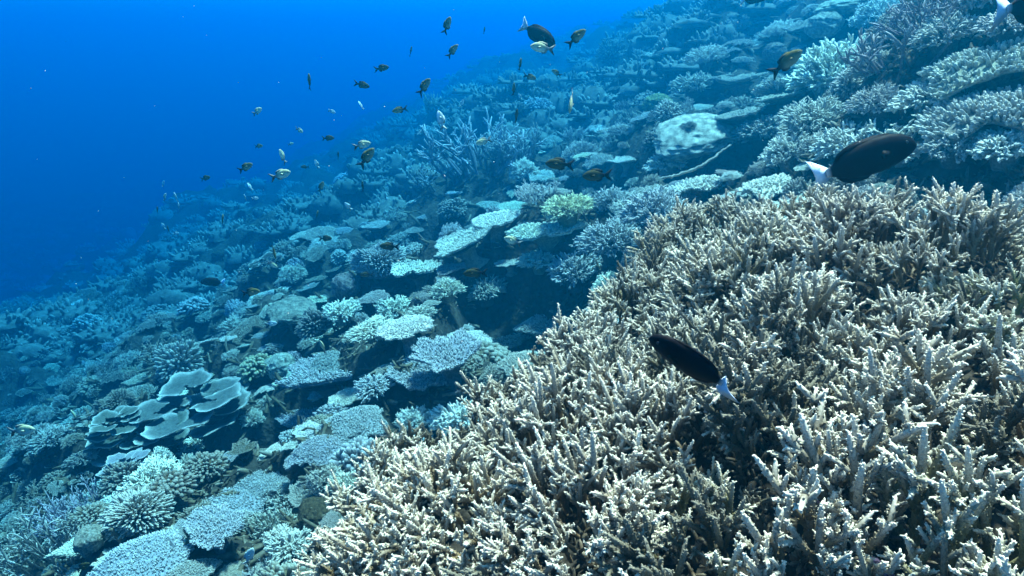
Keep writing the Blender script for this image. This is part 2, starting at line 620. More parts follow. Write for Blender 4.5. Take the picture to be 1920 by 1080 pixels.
def leaf_mesh(seed, nt_=64, nr=14, span=5.0, cup=0.25, thick=0.022):
    """one thin scalloped plate, fan shaped, growing towards +x from the origin"""
    r = np.random.default_rng(seed)
    a = np.linspace(-span / 2, span / 2, nt_)
    ro = 1.0 + 0.10 * np.sin(3 * a + r.uniform(0, 6)) + 0.05 * np.sin(7 * a + r.uniform(0, 6)) + 0.018 * np.sin(15 * a + r.uniform(0, 6))
    ro *= 1 - 0.35 * np.abs(a / (span / 2)) ** 2.5
    s = np.linspace(0.08, 1, nr)
    R = ro[:, None] * s[None]
    X = R * np.cos(a)[:, None]; Y = R * np.sin(a)[:, None]
    Z = cup * R ** 2 + 0.06 * R * np.sin(4 * a + r.uniform(0, 6))[:, None] + 0.012 * np.sin(R * 26) + 0.004 * R * np.sin(31 * a)[:, None] + 0.05 * vnoise(R * np.cos(a)[:, None] * 4 + seed, R * np.sin(a)[:, None] * 4, seed)
    Vt = np.stack([X, Y, Z], -1).reshape(-1, 3)
    Vb = Vt - np.array([0, 0, thick])
    q = grid_faces(nt_, nr)
    mb = MB()
    tip = np.tile(s ** 5, nt_)
    mb.add(Vt, q, tip=tip); mb.add(Vb, q[:, ::-1], tip=tip * 0.6)
    n0 = len(Vt)
    rim = [(i * nr + nr - 1, n0 + i * nr + nr - 1, n0 + (i + 1) * nr + nr - 1, (i + 1) * nr + nr - 1) for i in range(nt_ - 1)]
    mb.q.append(np.array(rim))
    return mb.mesh('scalloped_plate')


def stag_meshes(seed, n=26, rad=0.035, spread=0.9):
    """open thicket of forking antler branches"""
    r = np.random.default_rng(seed)
    mb = MB()
    t = r.uniform(0, 6.28, n); q = np.sqrt(r.uniform(0, 1, n))
    base = np.stack([q * 0.75 * np.cos(t), q * 0.75 * np.sin(t), np.full(n, -0.15)], -1)
    d = unit(np.stack([np.cos(t) * q * spread, np.sin(t) * q * spread, np.ones(n)], -1) + r.normal(0, 0.25, (n, 3)))
    L = r.uniform(0.55, 0.95, n)
    lev = [(base, d * L[:, None], np.full(n, rad))]
    for k in range(2):
        nb, nd, nr_ = [], [], []
        for (b, v, rr) in [lev[-1]]:
            for j in range(len(b)):
                for m in range(int(r.integers(2, 5))):
                    s = r.uniform(0.35, 0.95)
                    nb.append(b[j] + v[j] * s)
                    dd = unit(unit(v[j]) + r.normal(0, 0.65, 3) + np.array([0, 0, 0.25]))
                    nd.append(dd * np.linalg.norm(v[j]) * r.uniform(0.35, 0.6)); nr_.append(rr[j] * 0.8)
        lev.append((np.array(nb), np.array(nd), np.array(nr_)))
    for k, (b, v, rr) in enumerate(lev):
        add_fingers(mb, b, v, rr, 5, prof=[(0, 1), (0.5, 0.9), (0.85, 0.65)], tip0=0.2 * k, tip1=0.4 + 0.3 * k, bend=r.normal(0, 0.05, (len(b), 3)))
    return [('branches', mb.mesh('stag_branches'), True)]


PROTO = {
    'table_coral': [table_meshes(s, 1000, b, 0.85, lo) for s, b, lo in ((1, 0.05, 0.16), (2, 0.14, 0.22), (3, -0.06, 0.2), (4, 0.1, 0.3), (5, 0.02, 0.26), (6, -0.12, 0.2))] + [table_meshes(15, 420, -0.16, 1.55, 0.3), table_meshes(16, 460, -0.10, 1.4, 0.36)],
    'cushion_coral': [table_meshes(s, 1700, b, 0.62, lo) for s, b, lo in ((7, -0.30, 0.22), (8, -0.42, 0.3), (9, -0.24, 0.34))],
    'bush_coral': [bush_meshes(21, 200, 0.62, 0.042), bush_meshes(22, 260, 0.75, 0.035), bush_meshes(23, 150, 0.5, 0.052), bush_meshes(24, 300, 0.55, 0.031)],
    'knob_coral': [knob_meshes(31), knob_meshes(32, 170, 0.65, 0.09), knob_meshes(33, 300, 0.9, 0.06), knob_meshes(34, 800, 0.7, 0.036)],
    'boulder_coral': [boulder_meshes(41), boulder_meshes(42, 0.75), boulder_meshes(43, 0.45, 0.2), boulder_meshes(44, 0.9, 0.25)],
    'staghorn_coral': [stag_meshes(51), stag_meshes(52, 20, 0.04), stag_meshes(53, 34, 0.028, 0.6)],
}
LEAVES = [leaf_mesh(60 + k, span=sp, cup=c) for k, (sp, c) in enumerate(((5.4, 0.16), (5.0, 0.10), (4.6, 0.2), (5.8, 0.08)))]
CMAT = {'table_coral': M_CORAL, 'cushion_coral': M_CORAL, 'bush_coral': M_CORAL, 'knob_coral': M_CORAL, 'boulder_coral': M_BOULD, 'staghorn_coral': M_CORAL}
CAT = {'table_coral': 'table coral', 'cushion_coral': 'cushion coral', 'bush_coral': 'bushy coral', 'knob_coral': 'knobby coral', 'boulder_coral': 'boulder coral',
       'staghorn_coral': 'staghorn coral', 'plate_coral': 'plate coral'}
HUES = {'slate': (0.085, 0.10, 0.09), 'grey': (0.24, 0.22, 0.185), 'pale': (0.48, 0.46, 0.38), 'brown': (0.10, 0.075, 0.045), 'olive': (0.17, 0.16, 0.05), 'dark': (0.04, 0.035, 0.028),
        'blue': (0.20, 0.205, 0.22), 'white': (0.42, 0.40, 0.34), 'mauve': (0.17, 0.13, 0.145)}


def orient(up, yaw):
    q = Vector((0, 0, 1)).rotation_difference(Vector(up)).to_matrix()
    return (q @ Matrix.Rotation(yaw, 3, 'Z')).to_euler()


def put_coral(kind, label, loc, radius, var, hue, up, yaw, zs=1.0, group=None, aspect=1.0):
    t = thing(kind, label, CAT[kind], loc, group)
    t.rotation_euler = orient(up, yaw)
    t.scale = (radius, radius * aspect, radius * zs)
    col = tuple(np.clip(np.array(HUES[hue] if isinstance(hue, str) else hue) * rng.uniform(0.85, 1.2) * (1 + rng.normal(0, 0.05, 3)), 0.01, 0.9))
    if kind == 'plate_coral':
        n = 11
        for k in range(n):
            o = part('plate', LEAVES[(var + k) % len(LEAVES)], M_PLATE, t, col)
            a = k * 2.4 + rng.uniform(-0.4, 0.4)
            o.location = (0.48 * math.cos(a), 0.48 * math.sin(a), 0.04 * k - 0.2)
            s = rng.uniform(0.34, 0.56) * (1.15 - 0.035 * k)
            o.scale = (s, s, s)
            o.rotation_euler = (rng.normal(0, 0.06), rng.normal(-0.03, 0.06), a)
    else:
        P = PROTO[kind][var % len(PROTO[kind])]
        for nm, me, st in P:
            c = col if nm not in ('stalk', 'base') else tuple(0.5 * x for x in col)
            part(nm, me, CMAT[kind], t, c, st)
    return t


# ------------------------------------------------------------------ corals that can be told apart in the photograph
# kind, px, py, width px, lift (m, how far the crown stands over the slope), variant, hue, short name, label, options
HAND = [
    ('table_coral', 632, 700, 215, 0.20, 1, 'blue', 'long grey table coral', 'long blue-grey table coral with an upturned rear lobe over a dark gap', dict(aspect=0.6, yaw=0.15)),
    ('cushion_coral', 612, 668, 105, 0.24, 1, 'blue', 'rounded grey cushion coral', 'rounded grey cushion coral rising behind the long grey table coral', {}),
    ('table_coral', 790, 700, 165, 0.16, 0, 'blue', 'lobed grey table coral', 'lobed grey table coral touching the edge of the pale thicket', dict(aspect=0.7)),
    ('table_coral', 838, 662, 170, 0.22, 3, 'blue', 'upper grey table coral', 'grey table coral stacked just above the lobed grey table coral', dict(aspect=0.7)),
    ('table_coral', 925, 640, 125, 0.14, 4, 'grey', 'ruffled grey table coral', 'ruffled grey table coral above the dark hole beside the thicket', dict(aspect=0.8)),
    ('table_coral', 1020, 600, 125, 0.12, 5, 'grey', 'wide grey table coral', 'wide grey table coral running under the crest of the pale thicket', dict(aspect=0.7)),
    ('bush_coral', 702, 728, 78, 0.14, 2, 'blue', 'small domed grey coral', 'small domed grey coral below the lobed grey table coral', {}),
    ('table_coral', 650, 742, 70, 0.12, 2, 'pale', 'small pale table coral', 'small pale table coral on a thin stalk below the long grey table', {}),
    ('table_coral', 610, 735, 60, 0.12, 4, 'pale', 'pale fingered table coral', 'pale fingered table coral beside a small pale table on a stalk', {}),
    ('cushion_coral', 655, 785, 150, 0.12, 3, 'blue', 'low blue-grey cushion coral', 'low blue-grey cushion coral hugging the left flank of the pale thicket', {}),
    ('cushion_coral', 590, 830, 120, 0.12, 1, 'blue', 'sloping blue-grey cushion coral', 'sloping blue-grey cushion coral below the dark cave', {}),
    ('table_coral', 560, 770, 95, 0.14, 2, 'blue', 'blue-grey shelf coral', 'blue-grey shelf coral at the right rim of the dark cave', {}),
    ('cushion_coral', 420, 935, 150, 0.14, 3, 'blue', 'broad blue cushion coral', 'broad blue-grey cushion coral with fine nubs left of the pale thicket', {}),
    ('cushion_coral', 490, 893, 120, 0.14, 0, 'blue', 'upper blue cushion coral', 'fine-branched blue-grey cushion coral just above the broad blue cushion', {}),
    ('bush_coral', 540, 945, 95, 0.12, 1, 'grey', 'grey tufted coral', 'grey tufted coral against the left edge of the pale thicket', {}),
    ('bush_coral', 545, 1030, 95, 0.12, 2, 'grey', 'lower grey tufted coral', 'lower grey tufted coral against the left tip of the thicket', {}),
    ('cushion_coral', 255, 1040, 190, 0.14, 3, 'blue', 'wide blue cushion coral', 'wide pale blue cushion coral low on the slope near the turquoise fish', {}),
    ('cushion_coral', 340, 1075, 130, 0.12, 1, 'grey', 'grey cushion coral at the bottom edge', 'grey cushion coral cut by the bottom edge near the turquoise fish', {}),
    ('table_coral', 400, 985, 150, 0.14, 4, 'blue', 'flat blue table coral', 'flat blue-grey table coral below the broad blue cushion coral', dict(aspect=0.7)),
    ('knob_coral', 258, 968, 118, 0.08, 3, 'grey', 'smooth rounded boulder coral', 'large smooth rounded grey coral among rougher knobby domes', {}),
    ('knob_coral', 172, 975, 72, 0.08, 0, 'brown', 'dark knobby dome', 'dark knobby dome coral left of the smooth rounded boulder', {}),
    ('knob_coral', 388, 880, 74, 0.10, 0, 'brown', 'brown knobby dome', 'brown knobby dome coral just under the mouth of the dark cave', {}),
    ('knob_coral', 318, 915, 85, 0.08, 1, 'brown', 'rough brown knobby dome', 'rough brown knobby coral above and right of the smooth boulder', {}),
    ('knob_coral', 235, 905, 80, 0.08, 2, 'brown', 'low brown knobby dome', 'low brown knobby coral below the small scalloped shelf', {}),
    ('bush_coral', 365, 838, 60, 0.10, 2, 'pale', 'pale twiggy coral', 'pale twiggy coral standing in front of the dark cave', {}),
    ('knob_coral', 590, 612, 66, 0.22, 2, 'dark', 'dark round dome', 'dark round dome coral perched above the long grey table coral', {}),
    ('knob_coral', 478, 690, 74, 0.14, 1, 'olive', 'olive knobby coral', 'olive-brown knobby coral on the upper rim of the scalloped plates', {}),
    ('plate_coral', 262, 812, 190, 0.20, 0, 'slate', 'lower scalloped plate coral', 'scalloped plate coral of thin overlapping tiers, lower left of the biggest one', dict(yaw=3.4)),
    ('plate_coral', 360, 768, 245, 0.20, 2, 'slate', 'big scalloped plate coral', 'biggest scalloped plate coral with thin overlapping tiers beside a dark hollow', dict(yaw=3.0)),
    ('plate_coral', 215, 795, 110, 0.16, 1, 'slate', 'small scalloped plate coral', 'small scalloped plate coral left of the big tiered one', {}),
    ('plate_coral', 235, 875, 110, 0.12, 3, 'blue', 'low scalloped shelf', 'low scalloped shelf coral below the big tiered plate coral', {}),
    ('boulder_coral', 545, 582, 135, 0.16, 2, 'grey', 'hazy flat coral slab', 'hazy flat coral slab left of the dark round dome', dict(zs=0.5, aspect=0.6)),
    ('table_coral', 82, 594, 52, 0.2, 0, 'pale', 'far pale table coral', 'small far pale table coral alone on the dark left slope', {}),
    ('table_coral', 128, 579, 58, 0.2, 3, 'pale', 'second far pale table coral', 'far pale table coral just right of another pale one on the dark slope', {}),
    ('table_coral', 868, 455, 120, 0.30, 1, 'pale', 'rimmed table coral', 'tilted table coral with a pale upturned rim in mid reef', dict(aspect=0.7, yaw=0.3, tilt=(-0.25, -0.2))),
    ('table_coral', 785, 500, 135, 0.26, 3, 'pale', 'broad pale table coral', 'broad pale table coral below the rimmed table coral', dict(aspect=0.7)),
    ('table_coral', 700, 556, 62, 0.24, 2, 'grey', 'small grey table coral', 'small grey table coral on a dark stalk in mid reef', {}),
    ('table_coral', 845, 500, 60, 0.2, 5, 'mauve', 'small mauve table coral', 'small mauve-grey table coral right of the broad pale table', {}),
    ('bush_coral', 908, 548, 82, 0.16, 0, 'grey', 'grey bushy coral', 'grey bushy coral standing in front of a large dark hollow', {}),
    ('bush_coral', 838, 548, 62, 0.18, 1, (0.50, 0.50, 0.33), 'pale green bushy coral', 'pale greenish bushy coral beside the grey bushy coral', {}),
    ('bush_coral', 1062, 395, 92, 0.24, 3, (0.42, 0.40, 0.17), 'yellow-green bushy coral', 'yellow-green bushy coral sitting on a long pale table', {}),
    ('table_coral', 1030, 425, 165, 0.22, 2, 'pale', 'long pale table coral', 'long pale table coral under the yellow-green bushy coral', dict(aspect=0.55, yaw=0.0)),
    ('table_coral', 928, 412, 100, 0.24, 0, 'pale', 'pale side table coral', 'pale table coral left of the long pale table', {}),
    ('bush_coral', 1012, 490, 76, 0.18, 2, (0.40, 0.42, 0.30), 'open green-grey bushy coral', 'open green-grey bushy coral over the dark hollow by the thicket', {}),
    ('table_coral', 955, 492, 52, 0.16, 4, 'pale', 'tiny pale table coral', 'tiny pale table coral over the dark hollow in mid reef', {}),
    ('bush_coral', 1228, 405, 120, 0.20, 1, 'blue', 'blue-grey bushy coral', 'blue-grey bushy coral tucked behind the crest of the thicket', {}),
    ('bush_coral', 1150, 455, 130, 0.16, 3, 'blue', 'lower blue-grey bushy coral', 'fine blue-grey bushy coral along the left side of the thicket crest', {}),
    ('bush_coral', 1080, 512, 110, 0.10, 0, 'blue', 'shaded blue bushy coral', 'shaded blue bushy coral beside the dark hollow and the thicket', {}),
    ('boulder_coral', 1300, 255, 150, 0.10, 0, 'white', 'pale flat boulder coral', 'large pale flat-topped boulder coral with dark pits', dict(zs=0.55, aspect=0.95, tilt=(-0.1, -0.35))),
    ('bush_coral', 1292, 238, 30, 0.36, 0, 'dark', 'tiny dark tuft', 'tiny dark tuft growing on top of the pale flat boulder', {}),
    ('boulder_coral', 1232, 196, 52, 0.18, 1, (0.26, 0.28, 0.12), 'yellow-green boulder coral', 'small yellow-green boulder coral above the pale flat boulder', {}),
    ('table_coral', 1015, 332, 105, 0.24, 0, 'pale', 'flat pale table coral', 'flat pale table coral seen edge-on near two dark fish', dict(aspect=0.5)),
    ('bush_coral', 1250, 308, 76, 0.18, 2, 'pale', 'stubby pale coral', 'stubby pale bushy coral at the foot of the pale flat boulder', {}),
    ('table_coral', 1175, 300, 60, 0.18, 3, 'pale', 'pale crusty table coral', 'pale crusty table coral left of the pale flat boulder', {}),
    ('knob_coral', 1235, 270, 60, 0.18, 2, 'dark', 'dark blue knobby coral', 'dark knobby coral at the left edge of the pale flat boulder', {}),
    ('table_coral', 1305, 342, 95, 0.22, 6, 'pale', 'pale knuckled table coral', 'pale knuckled table coral right above the crest of the thicket', {}),
    ('table_coral', 1215, 362, 90, 0.20, 4, 'grey', 'shaded table coral', 'grey table coral over a shadowed gap behind the thicket', {}),
    ('bush_coral', 1270, 375, 70, 0.14, 0, 'pale', 'small pale coral by the crest', 'small pale bushy coral wedged behind the thicket crest', {}),
    ('table_coral', 1440, 345, 110, 0.16, 7, 'pale', 'pale shelf coral', 'pale shelf coral left of the large black fish', {}),
    ('staghorn_coral', 900, 310, 190, 0.10, 0, 'blue', 'dark staghorn thicket', 'large dark blue staghorn thicket in the hazy mid reef', dict(zs=0.9)),
    ('staghorn_coral', 965, 290, 120, 0.10, 2, 'blue', 'right half of the dark thicket', 'smaller dark staghorn clump joined to the large blue thicket', {}),
    ('staghorn_coral', 835, 345, 100, 0.10, 1, 'blue', 'lower dark staghorn clump', 'lower dark staghorn clump at the left foot of the large thicket', {}),
    ('knob_coral', 848, 395, 58, 0.16, 0, 'brown', 'shaded round dome', 'shaded brown round dome below the dark staghorn thicket', {}),
    ('bush_coral', 1565, 150, 175, 0.14, 1, 'pale', 'large pale bushy coral', 'large pale fine-branched bushy coral on the upper right slope', {}),
    ('bush_coral', 1520, 230, 130, 0.12, 3, 'grey', 'shaded bushy coral', 'grey fine-branched bushy coral below the large pale bushy coral', {}),
    ('staghorn_coral', 1690, 110, 170, 0.06, 1, 'mauve', 'open staghorn coral', 'open staghorn coral with long bare arms on the upper right', {}),
    ('staghorn_coral', 1740, 40, 140, 0.06, 0, 'mauve', 'upper open staghorn coral', 'dusky open staghorn coral at the top right below the fish tail', {}),
    ('staghorn_coral', 1690, 250, 150, 0.08, 1, 'pale', 'pale antler coral', 'pale antler-branched coral just above the large black fish', dict(zs=0.55)),
    ('table_coral', 1860, 200, 270, 0.17, 6, 'grey', 'thick ledge coral', 'thick pale ledge coral overhanging deep shade at the right edge', dict(aspect=0.7, tilt=(-0.2, 0.02))),
    ('table_coral', 1840, 112, 240, 0.19, 7, 'grey', 'upper ledge coral', 'pale ledge coral just above the thick one at the right edge', dict(aspect=0.7, tilt=(-0.2, 0.05))),
    ('bush_coral', 1885, 278, 125, 0.16, 2, 'pale', 'pale tuft at the right edge', 'pale tufted coral at the right edge above the thicket', {}),
    ('bush_coral', 1590, 275, 120, 0.10, 0, 'pale', 'pale crust behind the black fish', 'pale bushy coral partly hidden behind the large black fish', {}),
    ('bush_coral', 1690, 290, 70, 0.10, 2, 'pale', 'pale tuft by the fish head', 'pale tufted coral at the head of the large black fish', {}),
    ('bush_coral', 1770, 70, 110, 0.12, 0, 'grey', 'dusky tuft under the fish tail', 'dusky tufted coral below the fish tail at the top right', {}),
    ('bush_coral', 1650, 40, 100, 0.14, 1, 'pale', 'pale tuft right of the slab', 'pale tufted coral right of the pale slab at the top', {}),
    ('bush_coral', 1740, 185, 120, 0.12, 2, 'pale', 'stout pale tuft', 'stout pale tufted coral left of the thick ledge coral', {}),
    ('bush_coral', 1645, 195, 100, 0.12, 3, 'grey', 'fine grey tuft', 'fine grey tufted coral between the bushy coral and the antler coral', {}),
    ('bush_coral', 1790, 280, 110, 0.10, 0, 'grey', 'grey tuft under the ledge', 'grey tufted coral in shade under the thick ledge coral', {}),
    ('bush_coral', 1890, 50, 110, 0.14, 2, 'grey', 'tuft at the top right', 'grey tufted coral at the right edge under the corner fish', {}),
    ('bush_coral', 1480, 290, 100, 0.12, 1, 'pale', 'pale tuft by the black fish tail', 'pale tufted coral up-left of the large black fish tail', {}),
    ('boulder_coral', 1592, 12, 115, 0.18, 0, 'white', 'pale slab at the top', 'pale flat coral slab at the top edge above the bushy coral', dict(zs=0.5)),
    ('boulder_coral', 1545, 48, 62, 0.16, 1, 'white', 'small pale slab', 'small pale coral lump just below the pale slab at the top', {}),
    ('table_coral', 1385, 150, 105, 0.24, 3, 'grey', 'smooth grey table coral', 'smooth grey table coral left of the large pale bushy coral', dict(aspect=0.7)),
    ('table_coral', 1468, 185, 95, 0.2, 1, 'grey', 'grey rimmed table coral', 'grey rimmed table coral below the yellow-headed fish', {}),
    ('bush_coral', 1328, 112, 80, 0.2, 3, 'pale', 'far pale bushy coral', 'pale round bushy coral on the hazy upper slope', {}),
    ('table_coral', 1385, 215, 95, 0.2, 0, 'grey', 'table coral above the boulder', 'grey table coral just above the pale flat boulder', {}),
    ('bush_coral', 1430, 250, 110, 0.14, 2, 'brown', 'shaded brown bushy coral', 'shaded brown bushy coral right of the pale flat boulder', {}),
    ('bush_coral', 1300, 165, 80, 0.2, 0, 'grey', 'hazy grey bushy coral', 'hazy grey bushy coral above the smooth grey table', {}),
    ('table_coral', 1240, 100, 80, 0.26, 4, 'grey', 'hazy upper table coral', 'hazy grey table coral high on the upper slope', {}),
    ('bush_coral', 700, 620, 95, 0.18, 3, 'pale', 'pale turquoise crust', 'pale crusty coral on the bright patch above the long grey table', dict(zs=0.6)),
    ('bush_coral', 640, 588, 70, 0.2, 0, 'pale', 'pale upper crust', 'pale crusty coral right of the dark round dome', {}),
    ('table_coral', 760, 610, 110, 0.18, 2, 'pale', 'bright sloping table coral', 'bright sloping table coral above the upper grey table coral', {}),
    ('boulder_coral', 530, 690, 60, 0.12, 3, 'white', 'bright white coral lump', 'bright white coral lump at the left end of the long table', {}),
    ('boulder_coral', 170, 1010, 55, 0.10, 3, 'white', 'bright blue-white lump', 'bright blue-white coral lump below the dark knobby dome', {}),
]

LAND = []
occupied = []
for row in HAND:
    kind, px, py, w, lift, var, hue, short, label, opt = row
    p, t = hit(px, py, lift * 0.9)
    radius = w / 2 / FPX * t
    nrm = normal_at(p[0], p[1])
    up = Vector((0, 0, 1)) * 0.6 + nrm * 0.4
    tl = opt.get('tilt')
    if tl:
        up = up + Vector((tl[0], tl[1], 0))
    put_coral(kind, label, tuple(p), radius, var, hue, up.normalized(), opt.get('yaw', rng.uniform(0, 6.28)), opt.get('zs', 1.0), aspect=opt.get('aspect', 1.0))
    LAND.append((px, py, short))
    occupied.append((p[0], p[1], radius * 0.75))
LAND += [(1290, 680, 'black fish over the thicket'), (1630, 297, 'large black fish'), (397, 529, 'small black fish')]

# ------------------------------------------------------------------ filler corals over the rest of the slope
ORD = ['first', 'second', 'third', 'fourth', 'fifth', 'sixth', 'seventh', 'eighth', 'ninth', 'tenth', 'eleventh', 'twelfth', 'thirteenth', 'fourteenth', 'fifteenth',
       'sixteenth', 'seventeenth', 'eighteenth', 'nineteenth', 'twentieth']
ORD += ['twenty-' + w for w in ORD[:9]] + ['thirtieth'] + ['thirty-' + w for w in ORD[:9]] + ['fortieth']


def landmark_label(kindword, px, py):
    best = min(LAND, key=lambda l: (l[0] - px) ** 2 + (l[1] - py) ** 2)
    dx, dy = px - best[0], py - best[1]
    side = ('right of' if dx > 0 else 'left of') if abs(dx) > abs(dy) else ('below' if dy > 0 else 'above')
    return (kindword, side, best[2]), math.hypot(dx, dy)


def scatter():
    pts = []
    cell = {}

    def near(x, y, r):
        g = 0.6
        for i in range(int((x - 1.2) // g), int((x + 1.2) // g) + 1):
            for j in range(int((y - 1.2) // g), int((y + 1.2) // g) + 1):
                for (a, b, q) in cell.get((i, j), ()):
                    if (a - x) ** 2 + (b - y) ** 2 < (q + r) ** 2:
                        return True
        return False

    def put(x, y, r):
        cell.setdefault((int(x // 0.6), int(y // 0.6)), []).append((x, y, r))
    for o in occupied:
        put(*o)
    cand = 34000
    U = rng.uniform(0, 1, (cand, 2))
    PX, PY = -60 + U[:, 0] * 2040, -30 + U[:, 1] * 1170       # uniform over the picture, so near and far ground are both filled
    D = np.stack([(PX - 960) / FPX, CP + SP * (540 - PY) / FPX, -SP + CP * (540 - PY) / FPX], -1)
    TS = np.concatenate([np.arange(0.6, 6, 0.06), np.arange(6, 22, 0.15)])
    T = np.full(cand, 99.0)
    for t in TS[::-1]:
        T = np.where(D[:, 2] * t < plane_h(D[:, 0] * t, D[:, 1] * t) + 0.05, t, T)
    X, Y = D[:, 0] * T, D[:, 1] * T
    SD = poly_sd(X, Y)
    for x, y, t, sd, u in zip(X, Y, T, SD, rng.uniform(0, 1, cand)):
        if t > 13 * G or t < 0.9 or sd > -0.22:
            continue
        r = ((0.045 + 0.10 * u * u + 0.02 * u) if t < 6 * G else (0.07 + 0.14 * u)) * G
        if any((x - q[0]) ** 2 + (y - q[1]) ** 2 < (0.7 * q[2]) ** 2 for q in PITS):
            continue
        if x < -2.2 * G:
            r *= 0.75
        if near(x, y, r * 0.62):
            continue
        put(x, y, r * 0.62)
        pts.append((x, y, r, t))
    return pts


fill = scatter()
fill.sort(key=lambda f: f[3])
made = {}
todo = []
for (x, y, r, t) in fill:
    zone = float(fbm(np.array([x * 0.5]), np.array([y * 0.5]), 91, 2)[0])
    leftish = x < -1.8 * G
    u = rng.uniform()
    if leftish:
        kind = ('table_coral' if u < 0.22 else 'cushion_coral' if u < 0.32 else 'bush_coral' if u < 0.54 else 'knob_coral' if u < 0.72 else 'boulder_coral' if u < 0.79 else 'plate_coral' if u < 0.87 else 'staghorn_coral')
        hue = ['brown', 'grey', 'dark', 'brown', 'dark', 'slate'][int(rng.integers(6))]  # dark growth, with the deeper left slope's dimmer light put into the hues
    else:
        kind = ('table_coral' if u < 0.24 else 'cushion_coral' if u < 0.42 else 'bush_coral' if u < 0.74 else 'knob_coral' if u < 0.87 else 'boulder_coral' if u < 0.93 else 'staghorn_coral')
        hue = ['pale', 'grey', 'pale', 'blue', 'grey', 'brown'][int(rng.integers(6))]
    if kind == 'knob_coral':
        hue = ['brown', 'grey', 'dark', 'blue', 'brown'][int(rng.integers(5))]
    if kind == 'boulder_coral':
        hue = ['brown', 'grey', 'grey'][int(rng.integers(3))]
        r *= 0.6
    if made.get(kind, 0) >= 295:
        continue
    made[kind] = made.get(kind, 0) + 1
    lift = r * rng.uniform(0.25, 0.8) if kind in ('table_coral', 'plate_coral') else r * rng.uniform(0.2, 0.6)
    z = float(height(np.array([x]), np.array([y]))[0]) + lift
    px, py, dep = project((x, y, z))
    todo.append((kind, x, y, z, r, hue, px, py))
keyed = {}
for k, f in enumerate(todo):
    key, dist = landmark_label(CAT[f[0]], f[6], f[7])
    keyed.setdefault(key, []).append((dist, k))
label_of = {}
for key, lst in keyed.items():
    lst.sort()
    for n, (dist, k) in enumerate(lst):
        pre = 'nearest' if n == 0 else ORD[min(n, len(ORD) - 1)] + ' nearest'
        label_of[k] = '%s %s %s the %s' % (pre, key[0], key[1], key[2])
for k, (kind, x, y, z, r, hue, px, py) in enumerate(todo):
    up = (Vector((0, 0, 1)) * 0.6 + normal_at(x, y) * 0.4 + Vector(rng.normal(0, 0.12, 3))).normalized()
    put_coral(kind, label_of[k], (x, y, z), r, int(rng.integers(6)), hue, up, rng.uniform(0, 6.28), rng.uniform(0.8, 1.15),
              'corals covering the slope', rng.uniform(0.65, 1.0))
print('fillers', made, len(fill))


# far growth too small and too many to count: one mass; and loose rubble between the corals
def ground_points(r, n, x0, x1, y0, y1, t0, t1):
    PX, PY = r.uniform(x0, x1, n), r.uniform(y0, y1, n)
    D = np.stack([(PX - 960) / FPX, CP + SP * (540 - PY) / FPX, -SP + CP * (540 - PY) / FPX], -1)
    T = np.full(n, 999.0)
    for t in np.concatenate([np.arange(0.6, 8, 0.06), np.geomspace(8, 62, 170)])[::-1]:
        T = np.where(D[:, 2] * t < plane_h(D[:, 0] * t, D[:, 1] * t), t, T)
    T = T * r.uniform(0.93, 1.07, n)
    ok = (T > t0) & (T < t1)
    X, Y, T = (D[:, 0] * T)[ok], (D[:, 1] * T)[ok], T[ok]
    return X, Y, height(X, Y), T


def far_growth():
    r = np.random.default_rng(5)
    mb = MB()
    d, q = sphere_grid(9, 5, 1.9)
    X, Y, Z, T = ground_points(r, 6800, -80, 1420, -40, 900, 6.0 * G, 58)
    for k, (x, y, z, t) in enumerate(zip(X, Y, Z, T)):
        s = r.uniform(0.05, 0.2) * G * (0.9 + t / 50)
        flat = r.uniform(0.15, 0.3) if r.uniform() < 0.4 else r.uniform(0.5, 0.9)
        lift = s * r.uniform(0.3, 0.8) if flat < 0.3 else 0.0
        kk = 1 + 0.5 * vnoise(d[:, 0] * 2.5 + k, d[:, 1] * 2.5 + d[:, 2] * 3, k % 97)
        sh = np.array([s, s * r.uniform(0.6, 1), s * flat]); c = np.array([x, y, z + lift])
        mb.add(d * kk[:, None] * sh + c, q, tip=0.0)
        n = 16
        dd = unit(r.normal(0, 1, (n, 3)) + np.array([0, 0, 0.7])); dd[:, 2] = np.abs(dd[:, 2])
        b = dd * sh * 0.8 + c
        v = unit(dd + np.array([0, 0, 0.7])) * (s * r.uniform(0.25, 0.5, n))[:, None]
        add_fingers(mb, b, v, s * 0.1, 4, prof=[(0, 1), (0.7, 0.8)], tip0=0.05, tip1=r.uniform(0.1, 0.8))
    o = part('distant_coral_growth', mb.mesh('distant_coral_growth'), M_CORAL, None, (0.16, 0.145, 0.12), True)
    o['label'] = 'hazy mass of distant corals fading into blue water'
    o['category'] = 'coral'


far_growth()


